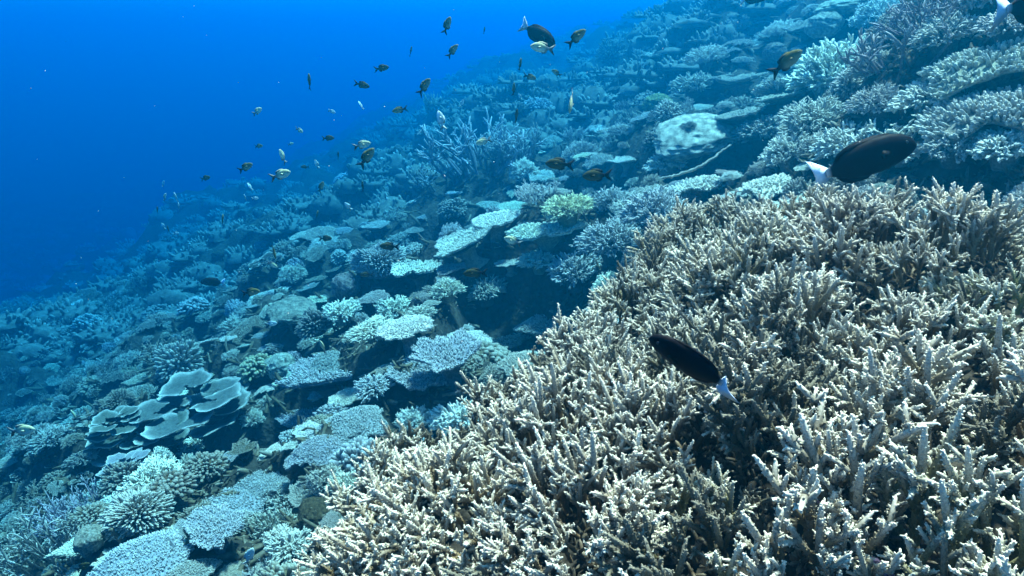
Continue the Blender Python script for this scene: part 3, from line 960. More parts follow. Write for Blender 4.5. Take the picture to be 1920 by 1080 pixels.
def rubble():
    r = np.random.default_rng(6)
    mb = MB()
    X, Y, Z, T = ground_points(r, 15000, -60, 1980, -20, 1100, 1.2, 15)
    keep = poly_sd(X, Y) < -0.02
    X, Y, Z, T = X[keep], Y[keep], Z[keep], T[keep]
    n = len(X)
    c = np.stack([X, Y, Z + 0.012], -1)
    L = r.uniform(0.03, 0.12, n) * (0.9 + T / 12)
    v = unit(r.normal(0, 1, (n, 3)) * np.array([1, 1, 0.45]) + np.array([0, 0, 0.25])) * L[:, None]
    add_fingers(mb, c - v * 0.3, v, L * r.uniform(0.07, 0.15, n), 5, tip0=r.uniform(0, 0.2, n), tip1=r.uniform(0.0, 0.75, n) ** 1.5, bend=r.normal(0, 0.15, (n, 3)) * L[:, None])
    v2 = unit(v + r.normal(0, 0.6, (n, 3)) * L[:, None]) * (L * 0.5)[:, None]
    add_fingers(mb, c + v * 0.2, v2, L * 0.07, 4, prof=[(0, 1), (0.7, 0.8)], tip0=0.1, tip1=r.uniform(0.1, 0.7, n))
    o = part('coral_rubble', mb.mesh('coral_rubble'), M_CORAL, None, HUES['brown'], True)
    o['label'] = 'broken coral rubble and small growth between the colonies'
    o['category'] = 'rubble'


rubble()


# ------------------------------------------------------------------ the pale thicket in front
def brush_mesh(seed, forks, L):
    """a fan of tapering fingers from one stem, each studded with small scale-like nubs and a few side sprouts"""
    r = np.random.default_rng(seed)
    mb = MB()
    main = np.array([r.normal(0, 0.08), r.normal(0, 0.08), 1.0]) * L
    axes = [(np.zeros(3), main, 0.0052)]
    a0 = r.uniform(0, 6.28)
    for k in range(forks):
        a = a0 + k * 6.28 / forks + r.normal(0, 0.3); s = r.uniform(0.12, 0.5)
        w = r.uniform(0.35, 0.8)
        dd = unit(np.array([math.cos(a) * w, math.sin(a) * w, 1.0]))
        axes.append((main * s, dd * L * r.uniform(0.45, 0.78), r.uniform(0.0038, 0.0047)))
    for (b, v, rr) in list(axes):
        ln = np.linalg.norm(v); ax = unit(v)
        u, w = perp(ax[None])
        for k in range(int(r.integers(2, 6))):
            a = r.uniform(0, 6.28); s = r.uniform(0.25, 0.85)
            dd = unit(ax * r.uniform(0.8, 1.4) + np.cos(a) * u[0] + np.sin(a) * w[0])
            axes.append((b + v * s, dd * r.uniform(0.014, 0.030), r.uniform(0.0027, 0.0034)))
    for (b, v, rr) in axes:
        ln = np.linalg.norm(v)
        bend = r.normal(0, 0.07, 3) * ln
        big = ln > 0.035
        add_fingers(mb, b[None], v[None], rr, 7 if big else 6, prof=[(0, 1.0), (0.25, 1.0), (0.5, 0.93), (0.75, 0.8), (0.92, 0.58), (0.985, 0.3)] if big else [(0, 1), (0.45, 0.95), (0.8, 0.75), (0.96, 0.42)],
                    tip0=0.0 if big else 0.45, tip1=1.0, bend=bend[None])
        n = int(ln / 0.0017) if big else int(ln / 0.0026)
        s = np.linspace(0.06, 0.97, n) + r.normal(0, 0.01, n)
        ph = np.arange(n) * 2.39996 + r.normal(0, 0.35, n)
        ax = unit(v)[None].repeat(n, 0)
        u, w = perp(ax)
        radial = np.cos(ph)[:, None] * u + np.sin(ph)[:, None] * w
        prof_r = rr * np.interp(s, [0, 0.5, 0.75, 0.92, 1], [1, 0.93, 0.8, 0.58, 0.2])
        base = b + v * s[:, None] + bend * (s * s)[:, None] + radial * (prof_r * 0.7)[:, None]
        dirn = unit(ax * r.uniform(0.7, 1.5, n)[:, None] + radial)
        bl = r.uniform(0.003, 0.0055, n) * (1.15 - 0.35 * s)
        t0 = s * s * (1.0 if big else 0.5) + (0 if big else 0.4)
        add_fingers(mb, base, dirn * bl[:, None], r.uniform(0.0011, 0.0017, n), 4, prof=[(0, 1), (0.65, 0.85)], tip0=t0, tip1=np.clip(t0 + 0.25, 0, 1))
    return mb.mesh('studded_branch')


BRUSH = [brush_mesh(100 + k, f, L) for k, (f, L) in enumerate(((3, 0.115), (4, 0.12), (5, 0.115), (4, 0.13), (6, 0.12), (3, 0.10), (5, 0.105), (6, 0.135), (4, 0.11), (2, 0.14), (3, 0.13), (5, 0.125)))]
for me in BRUSH:
    me.materials.append(M_STAG)

THICKET = [
    (860, 1020, 'rounded pale cushion of staghorn coral at the bottom edge, left of centre'),
    (650, 955, 'pale staghorn colony at the pointed left end of the thicket'),
    (745, 850, 'pale staghorn colony on the left rim, above the pointed end'),
    (900, 760, 'pale staghorn colony on the left rim below the lobed grey tables'),
    (1040, 680, 'pale staghorn colony on the left rim below the dark hole'),
    (1170, 590, 'pale staghorn colony up-left of the black fish over the thicket'),
    (1250, 470, 'pale staghorn colony forming the left shoulder of the thicket crest'),
    (1400, 430, 'pale staghorn colony on the crest below the pale shelf coral'),
    (1560, 410, 'pale staghorn colony on the crest under the large black fish'),
    (1720, 395, 'pale staghorn colony on the crest right of the large black fish'),
    (1870, 380, 'pale staghorn colony where the crest meets the right edge'),
    (1390, 560, 'pale staghorn colony between the crest and the lower black fish'),
    (1570, 550, 'shaggy staghorn colony in the middle of the thicket, below the olive fish'),
    (1760, 560, 'upright staghorn colony with deep shadows right of the thicket middle'),
    (1905, 600, 'upright staghorn colony at the right edge, halfway down'),
    (1110, 800, 'pale staghorn colony below and left of the lower black fish'),
    (1290, 745, 'pale staghorn colony directly under the lower black fish'),
    (1480, 720, 'pale staghorn colony at the white tail of the lower black fish'),
    (1680, 740, 'pale staghorn colony with long upright branches right of the lower fish'),
    (1860, 790, 'pale long-branched staghorn colony at the right edge, low down'),
    (1010, 920, 'pale staghorn colony just right of the rounded bottom cushion'),
    (1210, 930, 'pale staghorn colony near the bottom, under the lower black fish'),
    (1420, 900, 'pale staghorn colony near the bottom with a small lilac patch'),
    (1640, 920, 'large-branched staghorn colony near the bottom, right of centre'),
    (1850, 990, 'large-branched staghorn colony in the bottom right corner'),
    (1110, 1080, 'low staghorn colony cut by the bottom edge below centre'),
    (1330, 1085, 'staghorn colony cut by the bottom edge, under the lilac patch'),
    (1560, 1090, 'staghorn colony cut by the bottom edge, right of centre'),
    (1760, 1110, 'staghorn colony cut by the bottom edge near the corner'),
]


def tangle_source(seed):
    r = np.random.default_rng(seed)
    mb = MB()
    n = 16
    s = np.linspace(0.1, 0.95, n); ph = np.arange(n) * 2.4
    add_fingers(mb, np.zeros((1, 3)), np.array([[0, 0, 0.085]]), 0.007, 5, prof=[(0, 1.1), (0.5, 1), (0.9, 0.6)], tip0=0, tip1=0.6)
    v = unit(np.stack([np.cos(ph), np.sin(ph), r.uniform(0.5, 1.2, n)], -1)) * r.uniform(0.012, 0.026, n)[:, None]
    add_fingers(mb, np.stack([0 * s, 0 * s, 0.085 * s], -1), v, 0.0036, 4, prof=[(0, 1), (0.75, 0.8)], tip0=0.1, tip1=0.5)
    return mb.arrays()


TANGLE = [tangle_source(400 + k) for k in range(4)]


def build_thicket():
    cents = []
    for (px, py, label) in THICKET:
        p = on_plane(px, py, MOUND_UP + 0.06)
        cents.append((p[0], p[1], label))
    C = np.array([(c[0], c[1]) for c in cents])
    roots = []
    for (x, y, label) in cents:
        z = float(height(np.array([x]), np.array([y]))[0])
        o = thing('staghorn_colony', label, 'staghorn coral', (x, y, z))
        roots.append(o)
    # blue-noise points
    lo, hi_ = MPOLY.min(0), MPOLY.max(0)
    lo = np.maximum(lo, [-1.2, 0.2]); hi_ = np.minimum(hi_, [2.6, 2.9])
    sp = 0.0225
    grid = {}
    pts = []
    K = 120000
    cand = rng.uniform(lo, hi_, (K, 2))
    sd = poly_sd(cand[:, 0], cand[:, 1])
    H = height(cand[:, 0], cand[:, 1])
    for (x, y), s, h in zip(cand, sd, H):
        if s < 0.0:
            continue
        px, py, dep = project((x, y, h + 0.08))
        if px < 430 or px > 2060 or py > 1330 or dep < 0.3:
            continue
        ix, iy = int(x // sp), int(y // sp)
        if any((x - a) ** 2 + (y - b) ** 2 < sp * sp for i in (-1, 0, 1) for j in (-1, 0, 1) for (a, b) in grid.get((ix + i, iy + j), ())):
            continue
        grid.setdefault((ix, iy), []).append((x, y))
        pts.append((x, y, h, s))
    print('thicket branches', len(pts))
    # brown lower growth filling the gaps between the branches: one mass for each colony
    tang = [MB() for _ in roots]
    for (x, y, h, s) in pts:
        for rep_ in range(1):
            x2, y2 = x + rng.normal(0, 0.012), y + rng.normal(0, 0.012)
            i = int(np.argmin(np.hypot(C[:, 0] - x2, C[:, 1] - y2)))
            V, T, Q, F = TANGLE[int(rng.integers(4))]
            d = Vector((rng.normal(0, 0.6), rng.normal(0, 0.6), 0.8)).normalized()
            R = np.array(orient(d, rng.uniform(0, 6.28)).to_matrix())
            r0 = roots[i].location
            mbt = tang[i]
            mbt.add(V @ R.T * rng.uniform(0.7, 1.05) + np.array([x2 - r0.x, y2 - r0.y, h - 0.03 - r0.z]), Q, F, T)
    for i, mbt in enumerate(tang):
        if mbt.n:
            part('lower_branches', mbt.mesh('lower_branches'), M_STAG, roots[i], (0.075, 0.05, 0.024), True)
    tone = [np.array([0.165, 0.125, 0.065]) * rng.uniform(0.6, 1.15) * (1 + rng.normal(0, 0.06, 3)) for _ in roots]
    size_ = [rng.uniform(0.85, 1.1) for _ in roots]
    for i, c in enumerate(THICKET):
        if c[0] > 1380 and c[1] > 860:
            size_[i] = rng.uniform(1.2, 1.35)
    for (x, y, h, s) in pts:
        dd = np.hypot(C[:, 0] - x, C[:, 1] - y)
        o2 = np.argsort(dd)[:2]
        i = int(o2[0]); gap = dd[o2[1]] - dd[i]
        edge = np.clip(gap / 0.10, 0, 1)               # 0 at the border between two colonies
        if edge < 0.42 and rng.uniform() < 0.8:
            continue
        rho = dd[i]
        out = (np.array([x, y]) - C[i]) / max(rho, 0.02)
        lean = min(1.25, rho / 0.20) * 0.85
        if s < 0.12:
            lean += 0.25
        nrm = np.array([-0.22, -0.10, 1.0])
        d = nrm + np.array([out[0], out[1], 0]) * lean + rng.normal(0, 0.17, 3)
        d[2] = max(d[2], 0.25)
        dome = 0.11 * (1 - min(1.5, rho / 0.24) ** 2) + 0.07 * edge - 0.02
        hole = vnoise(np.array([x * 7.0]), np.array([y * 7.0]), 301)[0]
        if hole < -0.30 and rng.uniform() < 0.6:
            continue
        z = h + dome - 0.06 + (0.07 * hole)
        b = part('branch', BRUSH[int(rng.integers(len(BRUSH)))], M_STAG, roots[i], None)
        r0 = roots[i].location
        b.location = (x - r0.x, y - r0.y, z - r0.z)
        b.rotation_euler = orient(Vector(d).normalized(), rng.uniform(0, 6.28))
        sc = rng.uniform(0.55, 0.95) * size_[i]
        b.scale = (sc, sc, sc)
        base = tone[i] * rng.uniform(0.7, 1.3)
        dead = vnoise(np.array([x * 9.0 + 4]), np.array([y * 9.0]), 555)[0] + rng.normal(0, 0.08)
        if dead > 0.30:
            b.color = (0.085, 0.075, 0.045, 0.22)
        else:
            b.color = (*base, rng.uniform(0.75, 1.0))


build_thicket()


# ------------------------------------------------------------------ bare whip and lilac sponges
def whip():
    pts = [(1238, 334), (1262, 331), (1290, 322), (1318, 309), (1340, 296), (1356, 281), (1372, 272)]
    p0, t0 = hit(1290, 318, 0.25)
    P = np.array([ray(px, py) * (t0 + 0.03 * k) for k, (px, py) in enumerate(pts)])
    mb = MB()
    a = np.linspace(0, 2 * np.pi, 8, endpoint=False)
    n = 40
    u = np.linspace(0, len(pts) - 1, n)
    Q = np.stack([np.interp(u, np.arange(len(pts)), P[:, k]) for k in range(3)], -1)
    Q = Q + rng.normal(0, 0.003, Q.shape)
    d = unit(np.gradient(Q, axis=0)); uu, ww = perp(d)
    rad = np.interp(u, [0, 3, 6], [0.009, 0.012, 0.007]) * (1 + 0.15 * np.sin(u * 9)); rad[0] = rad[-1] = 0.002
    V = Q[:, None] + (np.cos(a)[None, :, None] * uu[:, None] + np.sin(a)[None, :, None] * ww[:, None]) * rad[:, None, None]
    base = Q[0]
    mb.add((V.transpose(1, 0, 2) - base).reshape(-1, 3), grid_faces(8, n, True), tip=0.3)
    o = part('whip_coral', mb.mesh('whip_coral'), M_CORAL, None, HUES['grey'])
    o.location = base
    o['label'] = 'bare pale curved whip of coral below the pale flat boulder'; o['category'] = 'whip coral'


whip()
for px, py, w, label in ((1530, 905, 26, 'small lilac sponge lump between branches low in the thicket'), (1540, 938, 22, 'second lilac sponge lump just below the first'),
                         (1640, 1072, 60, 'pinkish crust between branches at the bottom edge')):
    p, t = hit(px, py, 0.055)
    o = part('sponge', PROTO['boulder_coral'][1][0][1], M_BOULD, None, (0.42, 0.30, 0.50))
    o.location = p; q_ = w / 2 / FPX * t; o.scale = (q_, q_, q_)
    o['label'] = label; o['category'] = 'sponge'

# ------------------------------------------------------------------ fish
def loft(stations, sides=14):
    """stations: x, z_mid, half height, half width -> rings along x"""
    a = np.linspace(0, 2 * np.pi, sides, endpoint=False)
    V = []
    for (x, zm, hh, hw) in stations:
        ca, sa = np.cos(a), np.sin(a)
        V.append(np.stack([np.full(sides, x), hw * np.sign(ca) * np.abs(ca) ** 1.1, zm + hh * sa], -1))
    V = np.stack(V)
    S = len(stations)
    q = []
    for i in range(S - 1):
        for j in range(sides):
            k = (j + 1) % sides
            q.append((i * sides + j, i * sides + k, (i + 1) * sides + k, (i + 1) * sides + j))
    P = V.reshape(-1, 3)
    f = []
    n = len(P)
    P = np.concatenate([P, [[stations[0][0], 0, stations[0][1]]], [[stations[-1][0], 0, stations[-1][1]]]])
    for j in range(sides):
        k = (j + 1) % sides
        f.append((k, j, n)); f.append(((S - 1) * sides + j, (S - 1) * sides + k, n + 1))
    return P, np.array(q), np.array(f)


def fin_mesh(name, pts, th, color, curve=0.0, color2=None):
    """thin fin from an outline in x,z ; thickest along its middle"""
    pts = np.array(pts, float)
    n = len(pts)
    c = pts.mean(0)
    def y_off(p):
        return curve * (p[:, 0] - pts[0, 0]) ** 2
    Vm = np.array([[p[0], 0, p[1]] for p in pts])
    Vm[:, 1] = y_off(pts)
    ctop = np.array([[c[0], th + curve * (c[0] - pts[0, 0]) ** 2, c[1]]]); cbot = ctop - np.array([[0, 2 * th, 0]])
    V = np.concatenate([Vm, ctop, cbot])
    f = []
    for i in range(n):
        j = (i + 1) % n
        f.append((i, j, n)); f.append((j, i, n + 1))
    colr = np.tile(np.array(color), (len(V), 1))
    if color2 is not None:
        w = np.clip((pts[:, 0].max() - V[:, 0]) / (np.ptp(pts[:, 0]) + 1e-9), 0, 1)[:, None]
        colr = np.array(color) * (1 - w) + np.array(color2) * w
    me = make_mesh(name, V, np.zeros(len(V)), np.zeros((0, 4), np.int64), np.array(f), True, colr)
    me.materials.append(M_FISH)
    return me


def body_mesh(name, st, paint):
    V, q, f = loft(st)
    me = make_mesh(name, V, np.zeros(len(V)), q, f, True, paint(V))
    me.materials.append(M_FISH)
    return me


def eye_mesh():
    d, q = sphere_grid(8, 6, 3.13)
    me = make_mesh('fish_eye', d * 0.02, np.zeros(len(d)), q, np.zeros((0, 3), np.int64))
    me.materials.append(M_EYE)
    return me


EYE = eye_mesh()


def fish_set(kind):
    """meshes of one kind, unit length along +x (head at +0.5)"""
    if kind == 'surgeon':
        st = [(0.50, -0.03, 0.012, 0.008), (0.485, -0.02, 0.045, 0.022), (0.45, -0.01, 0.085, 0.04), (0.38, 0.0, 0.125, 0.058), (0.28, 0.005, 0.158, 0.07), (0.14, 0.005, 0.172, 0.075),
              (0.0, 0.0, 0.162, 0.068), (-0.12, 0.0, 0.132, 0.053), (-0.22, 0, 0.088, 0.035), (-0.28, 0, 0.05, 0.02), (-0.33, 0, 0.04, 0.012)]
        def paint(V):
            c = np.tile(np.array([0.006, 0.006, 0.009]), (len(V), 1))
            c[V[:, 0] < -0.30] = (0.55, 0.62, 0.7)
            return c
        black = (0.006, 0.006, 0.009); white = (0.58, 0.70, 0.86)
        tail = [(-0.30, 0.045), (-0.36, 0.10), (-0.44, 0.165), (-0.49, 0.19), (-0.455, 0.11), (-0.44, 0.05), (-0.435, 0.0), (-0.44, -0.05), (-0.455, -0.11), (-0.49, -0.19), (-0.44, -0.165), (-0.36, -0.10), (-0.30, -0.045)]
        dorsal = [(0.34, 0.13), (0.28, 0.17), (0.15, 0.196), (0.0, 0.198), (-0.12, 0.18), (-0.20, 0.14), (-0.25, 0.075), (-0.20, 0.06), (0.0, 0.13), (0.2, 0.14)]
        anal = [(0.08, -0.15), (0.02, -0.185), (-0.12, -0.182), (-0.20, -0.14), (-0.25, -0.075), (-0.18, -0.07), (0.0, -0.13)]
        return dict(body=body_mesh('surgeon_body', st, paint), tail=fin_mesh('surgeon_tail', tail, 0.008, white), dorsal=fin_mesh('surgeon_dorsal', dorsal, 0.008, black),
                    anal=fin_mesh('surgeon_anal', anal, 0.008, black), pect=fin_mesh('surgeon_pectoral', [(0.0, 0.0), (-0.04, 0.045), (-0.13, 0.06), (-0.16, 0.02), (-0.13, -0.03), (-0.05, -0.025)], 0.002, (0.005, 0.005, 0.006)),
                    eye=(0.40, 0.048, 0.035), pect_at=(0.26, 0.066, -0.03))
    st = [(0.50, -0.01, 0.01, 0.008), (0.48, -0.005, 0.04, 0.022), (0.43, 0.0, 0.085, 0.042), (0.35, 0.005, 0.135, 0.06), (0.24, 0.005, 0.17, 0.07), (0.10, 0.0, 0.175, 0.066),
          (-0.03, 0.0, 0.145, 0.052), (-0.13, 0.0, 0.10, 0.036), (-0.20, 0.0, 0.06, 0.022), (-0.26, 0, 0.042, 0.013)]
    pal = {'chromis': ((0.11, 0.11, 0.04), (0.36, 0.34, 0.22), (0.014, 0.014, 0.018)),
           'dark': ((0.05, 0.05, 0.02), (0.10, 0.09, 0.04), (0.012, 0.012, 0.015)),
           'pale': ((0.50, 0.50, 0.30), (0.80, 0.80, 0.65), (0.20, 0.20, 0.20)),
           'silver': ((0.45, 0.55, 0.55), (0.85, 0.9, 0.9), (0.5, 0.55, 0.55))}[kind]
    top, bel, tl = (np.array(p) for p in pal)

    def paint(V):
        w = np.clip((V[:, 2] + 0.08) / 0.14, 0, 1)[:, None]
        c = bel * (1 - w) + top * w
        k = np.clip((-0.02 - V[:, 0]) / 0.15, 0, 1)[:, None]
        return c * (1 - k) + tl * k
    tail = [(-0.24, 0.042), (-0.30, 0.09), (-0.42, 0.17), (-0.50, 0.20), (-0.42, 0.10), (-0.345, 0.03), (-0.33, 0.0), (-0.345, -0.03), (-0.42, -0.10), (-0.50, -0.20), (-0.42, -0.17), (-0.30, -0.09), (-0.24, -0.042)]
    dorsal = [(0.26, 0.155), (0.18, 0.215), (0.05, 0.225), (-0.06, 0.205), (-0.16, 0.17), (-0.17, 0.08), (-0.06, 0.11), (0.1, 0.15)]
    anal = [(0.06, -0.15), (0.0, -0.205), (-0.10, -0.19), (-0.18, -0.13), (-0.16, -0.07), (-0.04, -0.12)]
    return dict(body=body_mesh(kind + '_body', st, paint), tail=fin_mesh(kind + '_tail', tail, 0.006, tuple(tl), 0, tuple(tl * 0.8)), dorsal=fin_mesh(kind + '_dorsal', dorsal, 0.007, tuple(top * 0.7), 0, tuple(tl)),
                anal=fin_mesh(kind + '_anal', anal, 0.007, tuple(bel * 0.6), 0, tuple(tl)), pect=fin_mesh(kind + '_pectoral', [(0.0, 0.0), (-0.04, 0.04), (-0.12, 0.05), (-0.14, 0.01), (-0.11, -0.03), (-0.04, -0.02)], 0.003, tuple(0.5 * bel * 0.6 + 0.5 * top)),
                eye=(0.40, 0.05, 0.03), pect_at=(0.22, 0.064, -0.02))


FISH = {k: fish_set(k) for k in ('surgeon', 'chromis', 'dark', 'pale', 'silver')}
RIGHT = np.array([1.0, 0, 0]); UPV = np.array([0, SP, CP]); FWD = np.array([0, CP, -SP])


def put_fish(kind, px, py, len_px, ang, toward, size, label, roll=0.0, flick=0.0, tint=(1, 1, 1)):
    """ang: heading in the picture, degrees anticlockwise from right; toward: how far the head turns to (+) or from (-) the camera, degrees;
    len_px: seen length; size: real length in metres"""
    ct = math.cos(math.radians(toward))
    depth = size * max(ct, 0.35) * FPX / len_px
    p = ray(px, py) * depth
    g, gt = hit(px, py, 0.03)
    if depth > gt * 0.84 and depth > 1.0 and gt < 60:
        depth = max(gt * 0.84, 0.6); p = ray(px, py) * depth
        size = len_px * depth / FPX / max(ct, 0.35)
    a = math.radians(ang)
    h = (RIGHT * math.cos(a) + UPV * math.sin(a)) * ct - FWD * math.sin(math.radians(toward))
    X = Vector(unit(h))
    up = Vector((0, 0, 1))
    if abs(X.dot(up)) > 0.93:
        up = Vector((0.4, -0.6, 0.5)).normalized()
    Y = up.cross(X).normalized(); Z = X.cross(Y)
    R = Matrix((X, Y, Z)).transposed() @ Matrix.Rotation(math.radians(roll), 3, 'X')
    nm = 'surgeonfish' if kind == 'surgeon' else 'damselfish'
    t = thing(nm, label, 'fish', tuple(p))
    t.rotation_euler = R.to_euler(); t.scale = (size, size, size)
    F = FISH[kind]
    part('body', F['body'], M_FISH, t, tint)
    tf = part('tail_fin', F['tail'], M_FISH, t, tint)
    if flick:
        fa = math.radians(flick)                   # tail swept back and down
        tf.scale = (0.9, 1, 0.95); tf.rotation_euler = (0, fa, 0); tf.location = (-0.16, 0, -0.33)
    part('dorsal_fin', F['dorsal'], M_FISH, t, tint); part('anal_fin', F['anal'], M_FISH, t, tint)
    for s in (1, -1):
        ex, ey, ez = F['eye']
        e = part('eye', EYE, M_EYE, t); e.location = (ex, s * ey, ez)
        f = part('pectoral_fin', F['pect'], M_FISH, t, tint)
        qx, qy, qz = F['pect_at']; f.location = (qx, s * qy, qz); f.rotation_euler = (0, 0.25, -s * 0.45)
    return t


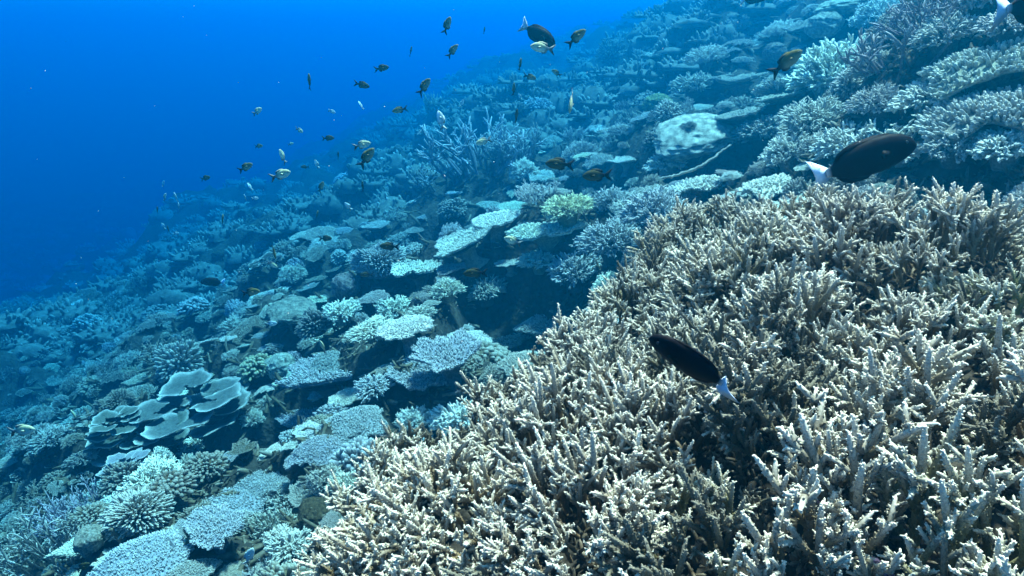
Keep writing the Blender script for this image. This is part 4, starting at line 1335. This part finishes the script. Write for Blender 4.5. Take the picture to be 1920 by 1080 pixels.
FL = [
    ('surgeon', 1300, 683, 185, 146, -12, 0.098, 'black fish with a pale blue-white tail just above the thicket', -22, 50),
    ('surgeon', 1615, 302, 195, 20, 10, 0.26, 'largest black fish with a white crescent tail above the crest', 0),
    ('surgeon', 1945, 6, 190, 12, -5, 0.26, 'black fish leaving the top right corner, white crescent tail showing', 0),
    ('surgeon', 1008, 64, 80, -35, 10, 0.22, 'black fish with white tail in open water at the top', 0),
    ('surgeon', 400, 529, 46, 178, 5, 0.20, 'small black fish with a pale tail over the far blue slope', 0),
    ('surgeon', 1412, -2, 46, 0, 20, 0.18, 'dark fish mostly cut off by the top edge', 0),
    ('dark', 968, 219, 24, 80, 45, 0.10, 'small near-black fish seen head-on above the staghorn thicket', 0),
    ('pale', 1018, 90, 48, 176, 15, 0.11, 'pale olive fish just below the black fish in open water', 0),
    ('chromis', 1080, 71, 44, 38, 15, 0.10, 'olive fish with a black forked tail right of the top black fish', 0),
    ('chromis', 838, 48, 32, 65, 20, 0.09, 'small dark-tailed fish nearest the top edge in open water', 0),
    ('chromis', 848, 96, 30, 48, 15, 0.09, 'dark fork-tailed fish below the one nearest the top edge', 0),
    ('dark', 770, 97, 19, 75, 20, 0.08, 'tiny dark upright fish left of two fork-tailed ones', 0),
    ('dark', 908, 57, 13, 80, 20, 0.08, 'tiny blurred fish left of the top black fish', 0),
    ('dark', 715, 128, 30, 5, 15, 0.10, 'dull olive fish swimming level in open blue water', 0),
    ('dark', 678, 159, 32, -15, 5, 0.10, 'slim dull fish just below the level olive one', 0),
    ('chromis', 580, 154, 28, 85, 30, 0.09, 'upright fish with a bright head, leftmost of the high ones', 0),
    ('silver', 622, 209, 17, -25, 15, 0.08, 'tiny pale fish glinting in open water', 0),
    ('silver', 677, 198, 17, 120, 20, 0.08, 'thin pale sliver of a fish below the slim dull one', 60),
    ('chromis', 795, 163, 36, 48, 25, 0.10, 'olive fish with a wide black fork above the hazy slope', 0),
    ('chromis', 750, 206, 30, 195, 10, 0.10, 'greenish round fish with its tail to the right, above haze', 0),
    ('silver', 866, 194, 15, 60, 20, 0.08, 'tiny white fish right of the wide-forked olive fish', 0),
    ('silver', 827, 226, 36, 105, 15, 0.10, 'thin silvery upright fish left of the dark staghorn', 70),
    ('chromis', 975, 121, 22, 80, 25, 0.08, 'small upright fish below the top black fish', 0),
    ('chromis', 993, 144, 26, -20, 10, 0.09, 'brownish fish heading down right over the far slope', 0),
    ('chromis', 1044, 137, 22, 150, 10, 0.09, 'olive fish below the fork-tailed one near the top black fish', 0),
    ('chromis', 963, 168, 22, 85, 30, 0.08, 'slim upright fish above a tiny white one', 0),
    ('silver', 975, 181, 12, 120, 20, 0.07, 'tiny white fish below a slim upright one', 0),
    ('pale', 1071, 190, 48, -98, 10, 0.11, 'bright yellow and white fish diving head down', 0),
    ('pale', 907, 265, 32, 200, 10, 0.10, 'pale fish with dark tail over the dark staghorn thicket', 0),
    ('silver', 860, 288, 14, 30, 20, 0.07, 'tiny white fish at the left of the dark staghorn', 0),
    ('dark', 1050, 308, 56, 178, 10, 0.12, 'dark olive fish above the flat pale table coral', 0),
    ('dark', 1120, 329, 58, 184, 10, 0.12, 'dark olive fish with forked tail right of the flat pale table', 0),
    ('chromis', 1473, 118, 68, 38, 15, 0.12, 'yellow-headed fish with long black tail before the pale bushy coral', 0),
    ('chromis', 1600, 411, 60, 18, 15, 0.10, 'olive fish hovering over the crest of the thicket', 0),
    ('pale', 482, 209, 24, 20, 30, 0.10, 'pale squarish fish high on the left in open water', 0),
    ('pale', 561, 244, 20, -30, 25, 0.09, 'faint pale fish below the upright bright-headed one', 0),
    ('chromis', 485, 274, 18, 0, 25, 0.09, 'faint olive fish below the pale squarish one', 0),
    ('pale', 545, 270, 13, 10, 20, 0.08, 'tiny faint fish above the bright head-on one', 0),
    ('pale', 530, 294, 24, 100, 45, 0.11, 'bright pale yellow fish turned towards the viewer', 0),
    ('dark', 615, 259, 25, 0, 10, 0.09, 'dark fish swimming level above the hazy slope', 0),
    ('chromis', 460, 314, 33, 22, 15, 0.10, 'olive fish with dark tail, leftmost above the hazy edge', 0),
    ('pale', 525, 328, 44, 15, 12, 0.11, 'pale yellow fish with a dark tail over the hazy edge', 0),
    ('dark', 572, 313, 16, 180, 10, 0.08, 'tiny dark fish right of the pale dark-tailed one', 0),
    ('silver', 594, 308, 17, 110, 20, 0.08, 'thin pale streak of a fish over the far slope', 60),
    ('dark', 634, 292, 15, 80, 30, 0.08, 'tiny dark fish left of two paired olive fish', 0),
    ('pale', 678, 272, 36, 12, 10, 0.10, 'pale fish, upper of an overlapping pair over the slope', 0),
    ('chromis', 687, 296, 46, 50, 12, 0.11, 'olive fork-tailed fish, lower of an overlapping pair', 0),
    ('chromis', 602, 351, 23, 60, 20, 0.09, 'small olive fish tilted upward over the blue slope', 0),
    ('dark', 680, 350, 20, 88, 30, 0.08, 'thin dark upright fish below the overlapping pair', 0),
    ('silver', 653, 387, 18, 130, 25, 0.08, 'bright white fish with dark tail in mid slope', 0),
    ('silver', 469, 350, 16, 120, 20, 0.08, 'silver sliver of a fish near the hazy edge', 60),
    ('silver', 460, 371, 13, 100, 30, 0.07, 'tiny pale fish, left of a close pair', 0),
    ('silver', 478, 372, 15, 0, 20, 0.07, 'tiny pale fish, right of a close pair', 0),
    ('dark', 385, 334, 22, 10, 20, 0.10, 'faint dark fish alone at the hazy edge of the reef', 0),
    ('silver', 306, 345, 13, 60, 30, 0.09, 'faint pale fish highest of the far left group', 0),
    ('pale', 309, 370, 16, 60, 30, 0.09, 'faint blue-grey fish, left of the far left group', 0),
    ('silver', 330, 370, 18, 100, 30, 0.09, 'pale fish, upper of two in the far left group', 0),
    ('silver', 335, 388, 16, 80, 30, 0.09, 'pale fish, lower of two in the far left group', 0),
    ('dark', 295, 395, 17, 80, 20, 0.09, 'faint dark upright fish in the far left group', 0),
    ('silver', 306, 424, 13, 110, 20, 0.08, 'pale sliver beside a dark fish low in the far left group', 60),
    ('dark', 316, 431, 17, 100, 20, 0.09, 'dark fish low in the far left group', 0),
    ('silver', 330, 438, 14, 10, 20, 0.08, 'faint pale fish right of the low dark one', 0),
    ('chromis', 417, 414, 25, 75, 20, 0.10, 'olive upright fish alone between the far groups', 0),
    ('chromis', 513, 470, 32, -70, 15, 0.10, 'greenish fish diving with its tail up over blue rubble', 0),
    ('pale', 510, 496, 25, -25, 15, 0.09, 'yellowish fish just below the diving greenish one', 0),
    ('chromis', 594, 404, 20, 70, 20, 0.09, 'faint greenish fish in mid slope', 0),
    ('dark', 610, 447, 27, 0, 10, 0.09, 'dull brown fish low over blue rubble', 0),
    ('dark', 731, 462, 38, 178, 10, 0.10, 'dark brown fish heading left of the rimmed table', 0),
    ('dark', 688, 515, 26, 180, 10, 0.09, 'dark fish left of the broad pale table coral', 0),
    ('dark', 892, 512, 46, 182, 10, 0.11, 'dark fish in shade right of the small mauve table', 0),
    ('pale', 962, 452, 36, 160, 20, 0.10, 'pale-sided fish under the long pale table coral', 0),
    ('chromis', 470, 548, 38, 8, 10, 0.10, 'dark fish with yellow head right of the small black fish', 0),
    ('silver', 508, 607, 26, 8, 15, 0.09, 'bright pale blue fish left of the dark round dome', 0),
    ('pale', 606, 652, 28, 100, 35, 0.09, 'yellowish fish in front of the rounded grey cushion coral', 0),
    ('pale', 40, 807, 58, 8, 10, 0.13, 'pale yellowish fish with a dark eye near the left edge', 0),
    ('pale', 140, 780, 26, 95, 35, 0.11, 'dim pale upright fish left of the scalloped plates', 0),
    ('silver', 467, 1044, 42, 65, 15, 0.10, 'turquoise fish in a dark gap at the bottom', 0),
    ('dark', 155, 1063, 34, 30, 10, 0.08, 'small dark fish over the wide blue cushion coral', 0),
]
for f in FL:
    put_fish(*f)

# ------------------------------------------------------------------ drifting specks
def specks():
    r = np.random.default_rng(8)
    mb = MB()
    d, q = sphere_grid(6, 5, 3.1)
    for k in range(150):
        px, py = r.uniform(0, 1920), r.uniform(0, 1080)
        t = r.uniform(0.7, 5.0)
        p = ray(px, py) * t
        if p[2] < float(height(np.array([p[0]]), np.array([p[1]]))[0]) + 0.2:
            continue
        s = r.uniform(0.0004, 0.0010) * (0.6 + 0.4 * t)
        mb.add(d * (1 + 0.5 * r.uniform(-1, 1, (len(d), 1))) * s + p, q, tip=0.5)
    o = part('drifting_specks', mb.mesh('drifting_specks'), M_CORAL, None, (0.6, 0.6, 0.55), True)
    o['label'] = 'tiny pale specks drifting in the water'
    o['category'] = 'specks'


specks()

# ------------------------------------------------------------------ the water
def build_haze():
    x0, x1, y0, y1, z0, z1 = -85, 85, -80, 90, -16, 2.1
    V = np.array([(x, y, z) for x in (x0, x1) for y in (y0, y1) for z in (z0, z1)], float)
    Q = np.array([(0, 1, 3, 2), (4, 6, 7, 5), (0, 4, 5, 1), (2, 3, 7, 6), (0, 2, 6, 4), (1, 5, 7, 3)])
    me = make_mesh('haze', V, np.zeros(8), Q, np.zeros((0, 3), np.int64), False)
    m = bpy.data.materials.new('sea_water'); m.use_nodes = True
    nt = m.node_tree
    nt.nodes.remove(nt.nodes['Principled BSDF'])
    pv = N(nt, 'ShaderNodeVolumePrincipled')
    pv.inputs['Color'].default_value = (0.0, 0.065, 0.129, 1)
    pv.inputs['Density'].default_value = 0.31
    pv.inputs['Anisotropy'].default_value = 0.55
    pv.inputs['Absorption Color'].default_value = (0.03, 0.59, 0.955, 1)
    nt.links.new(pv.outputs['Volume'], nt.nodes['Material Output'].inputs['Volume'])
    me.materials.append(m)
    o = bpy.data.objects.new('haze', me); COL.objects.link(o)
    o['kind'] = 'stuff'
    o['label'] = 'clear blue sea water fading the far reef'
    return o


build_haze()
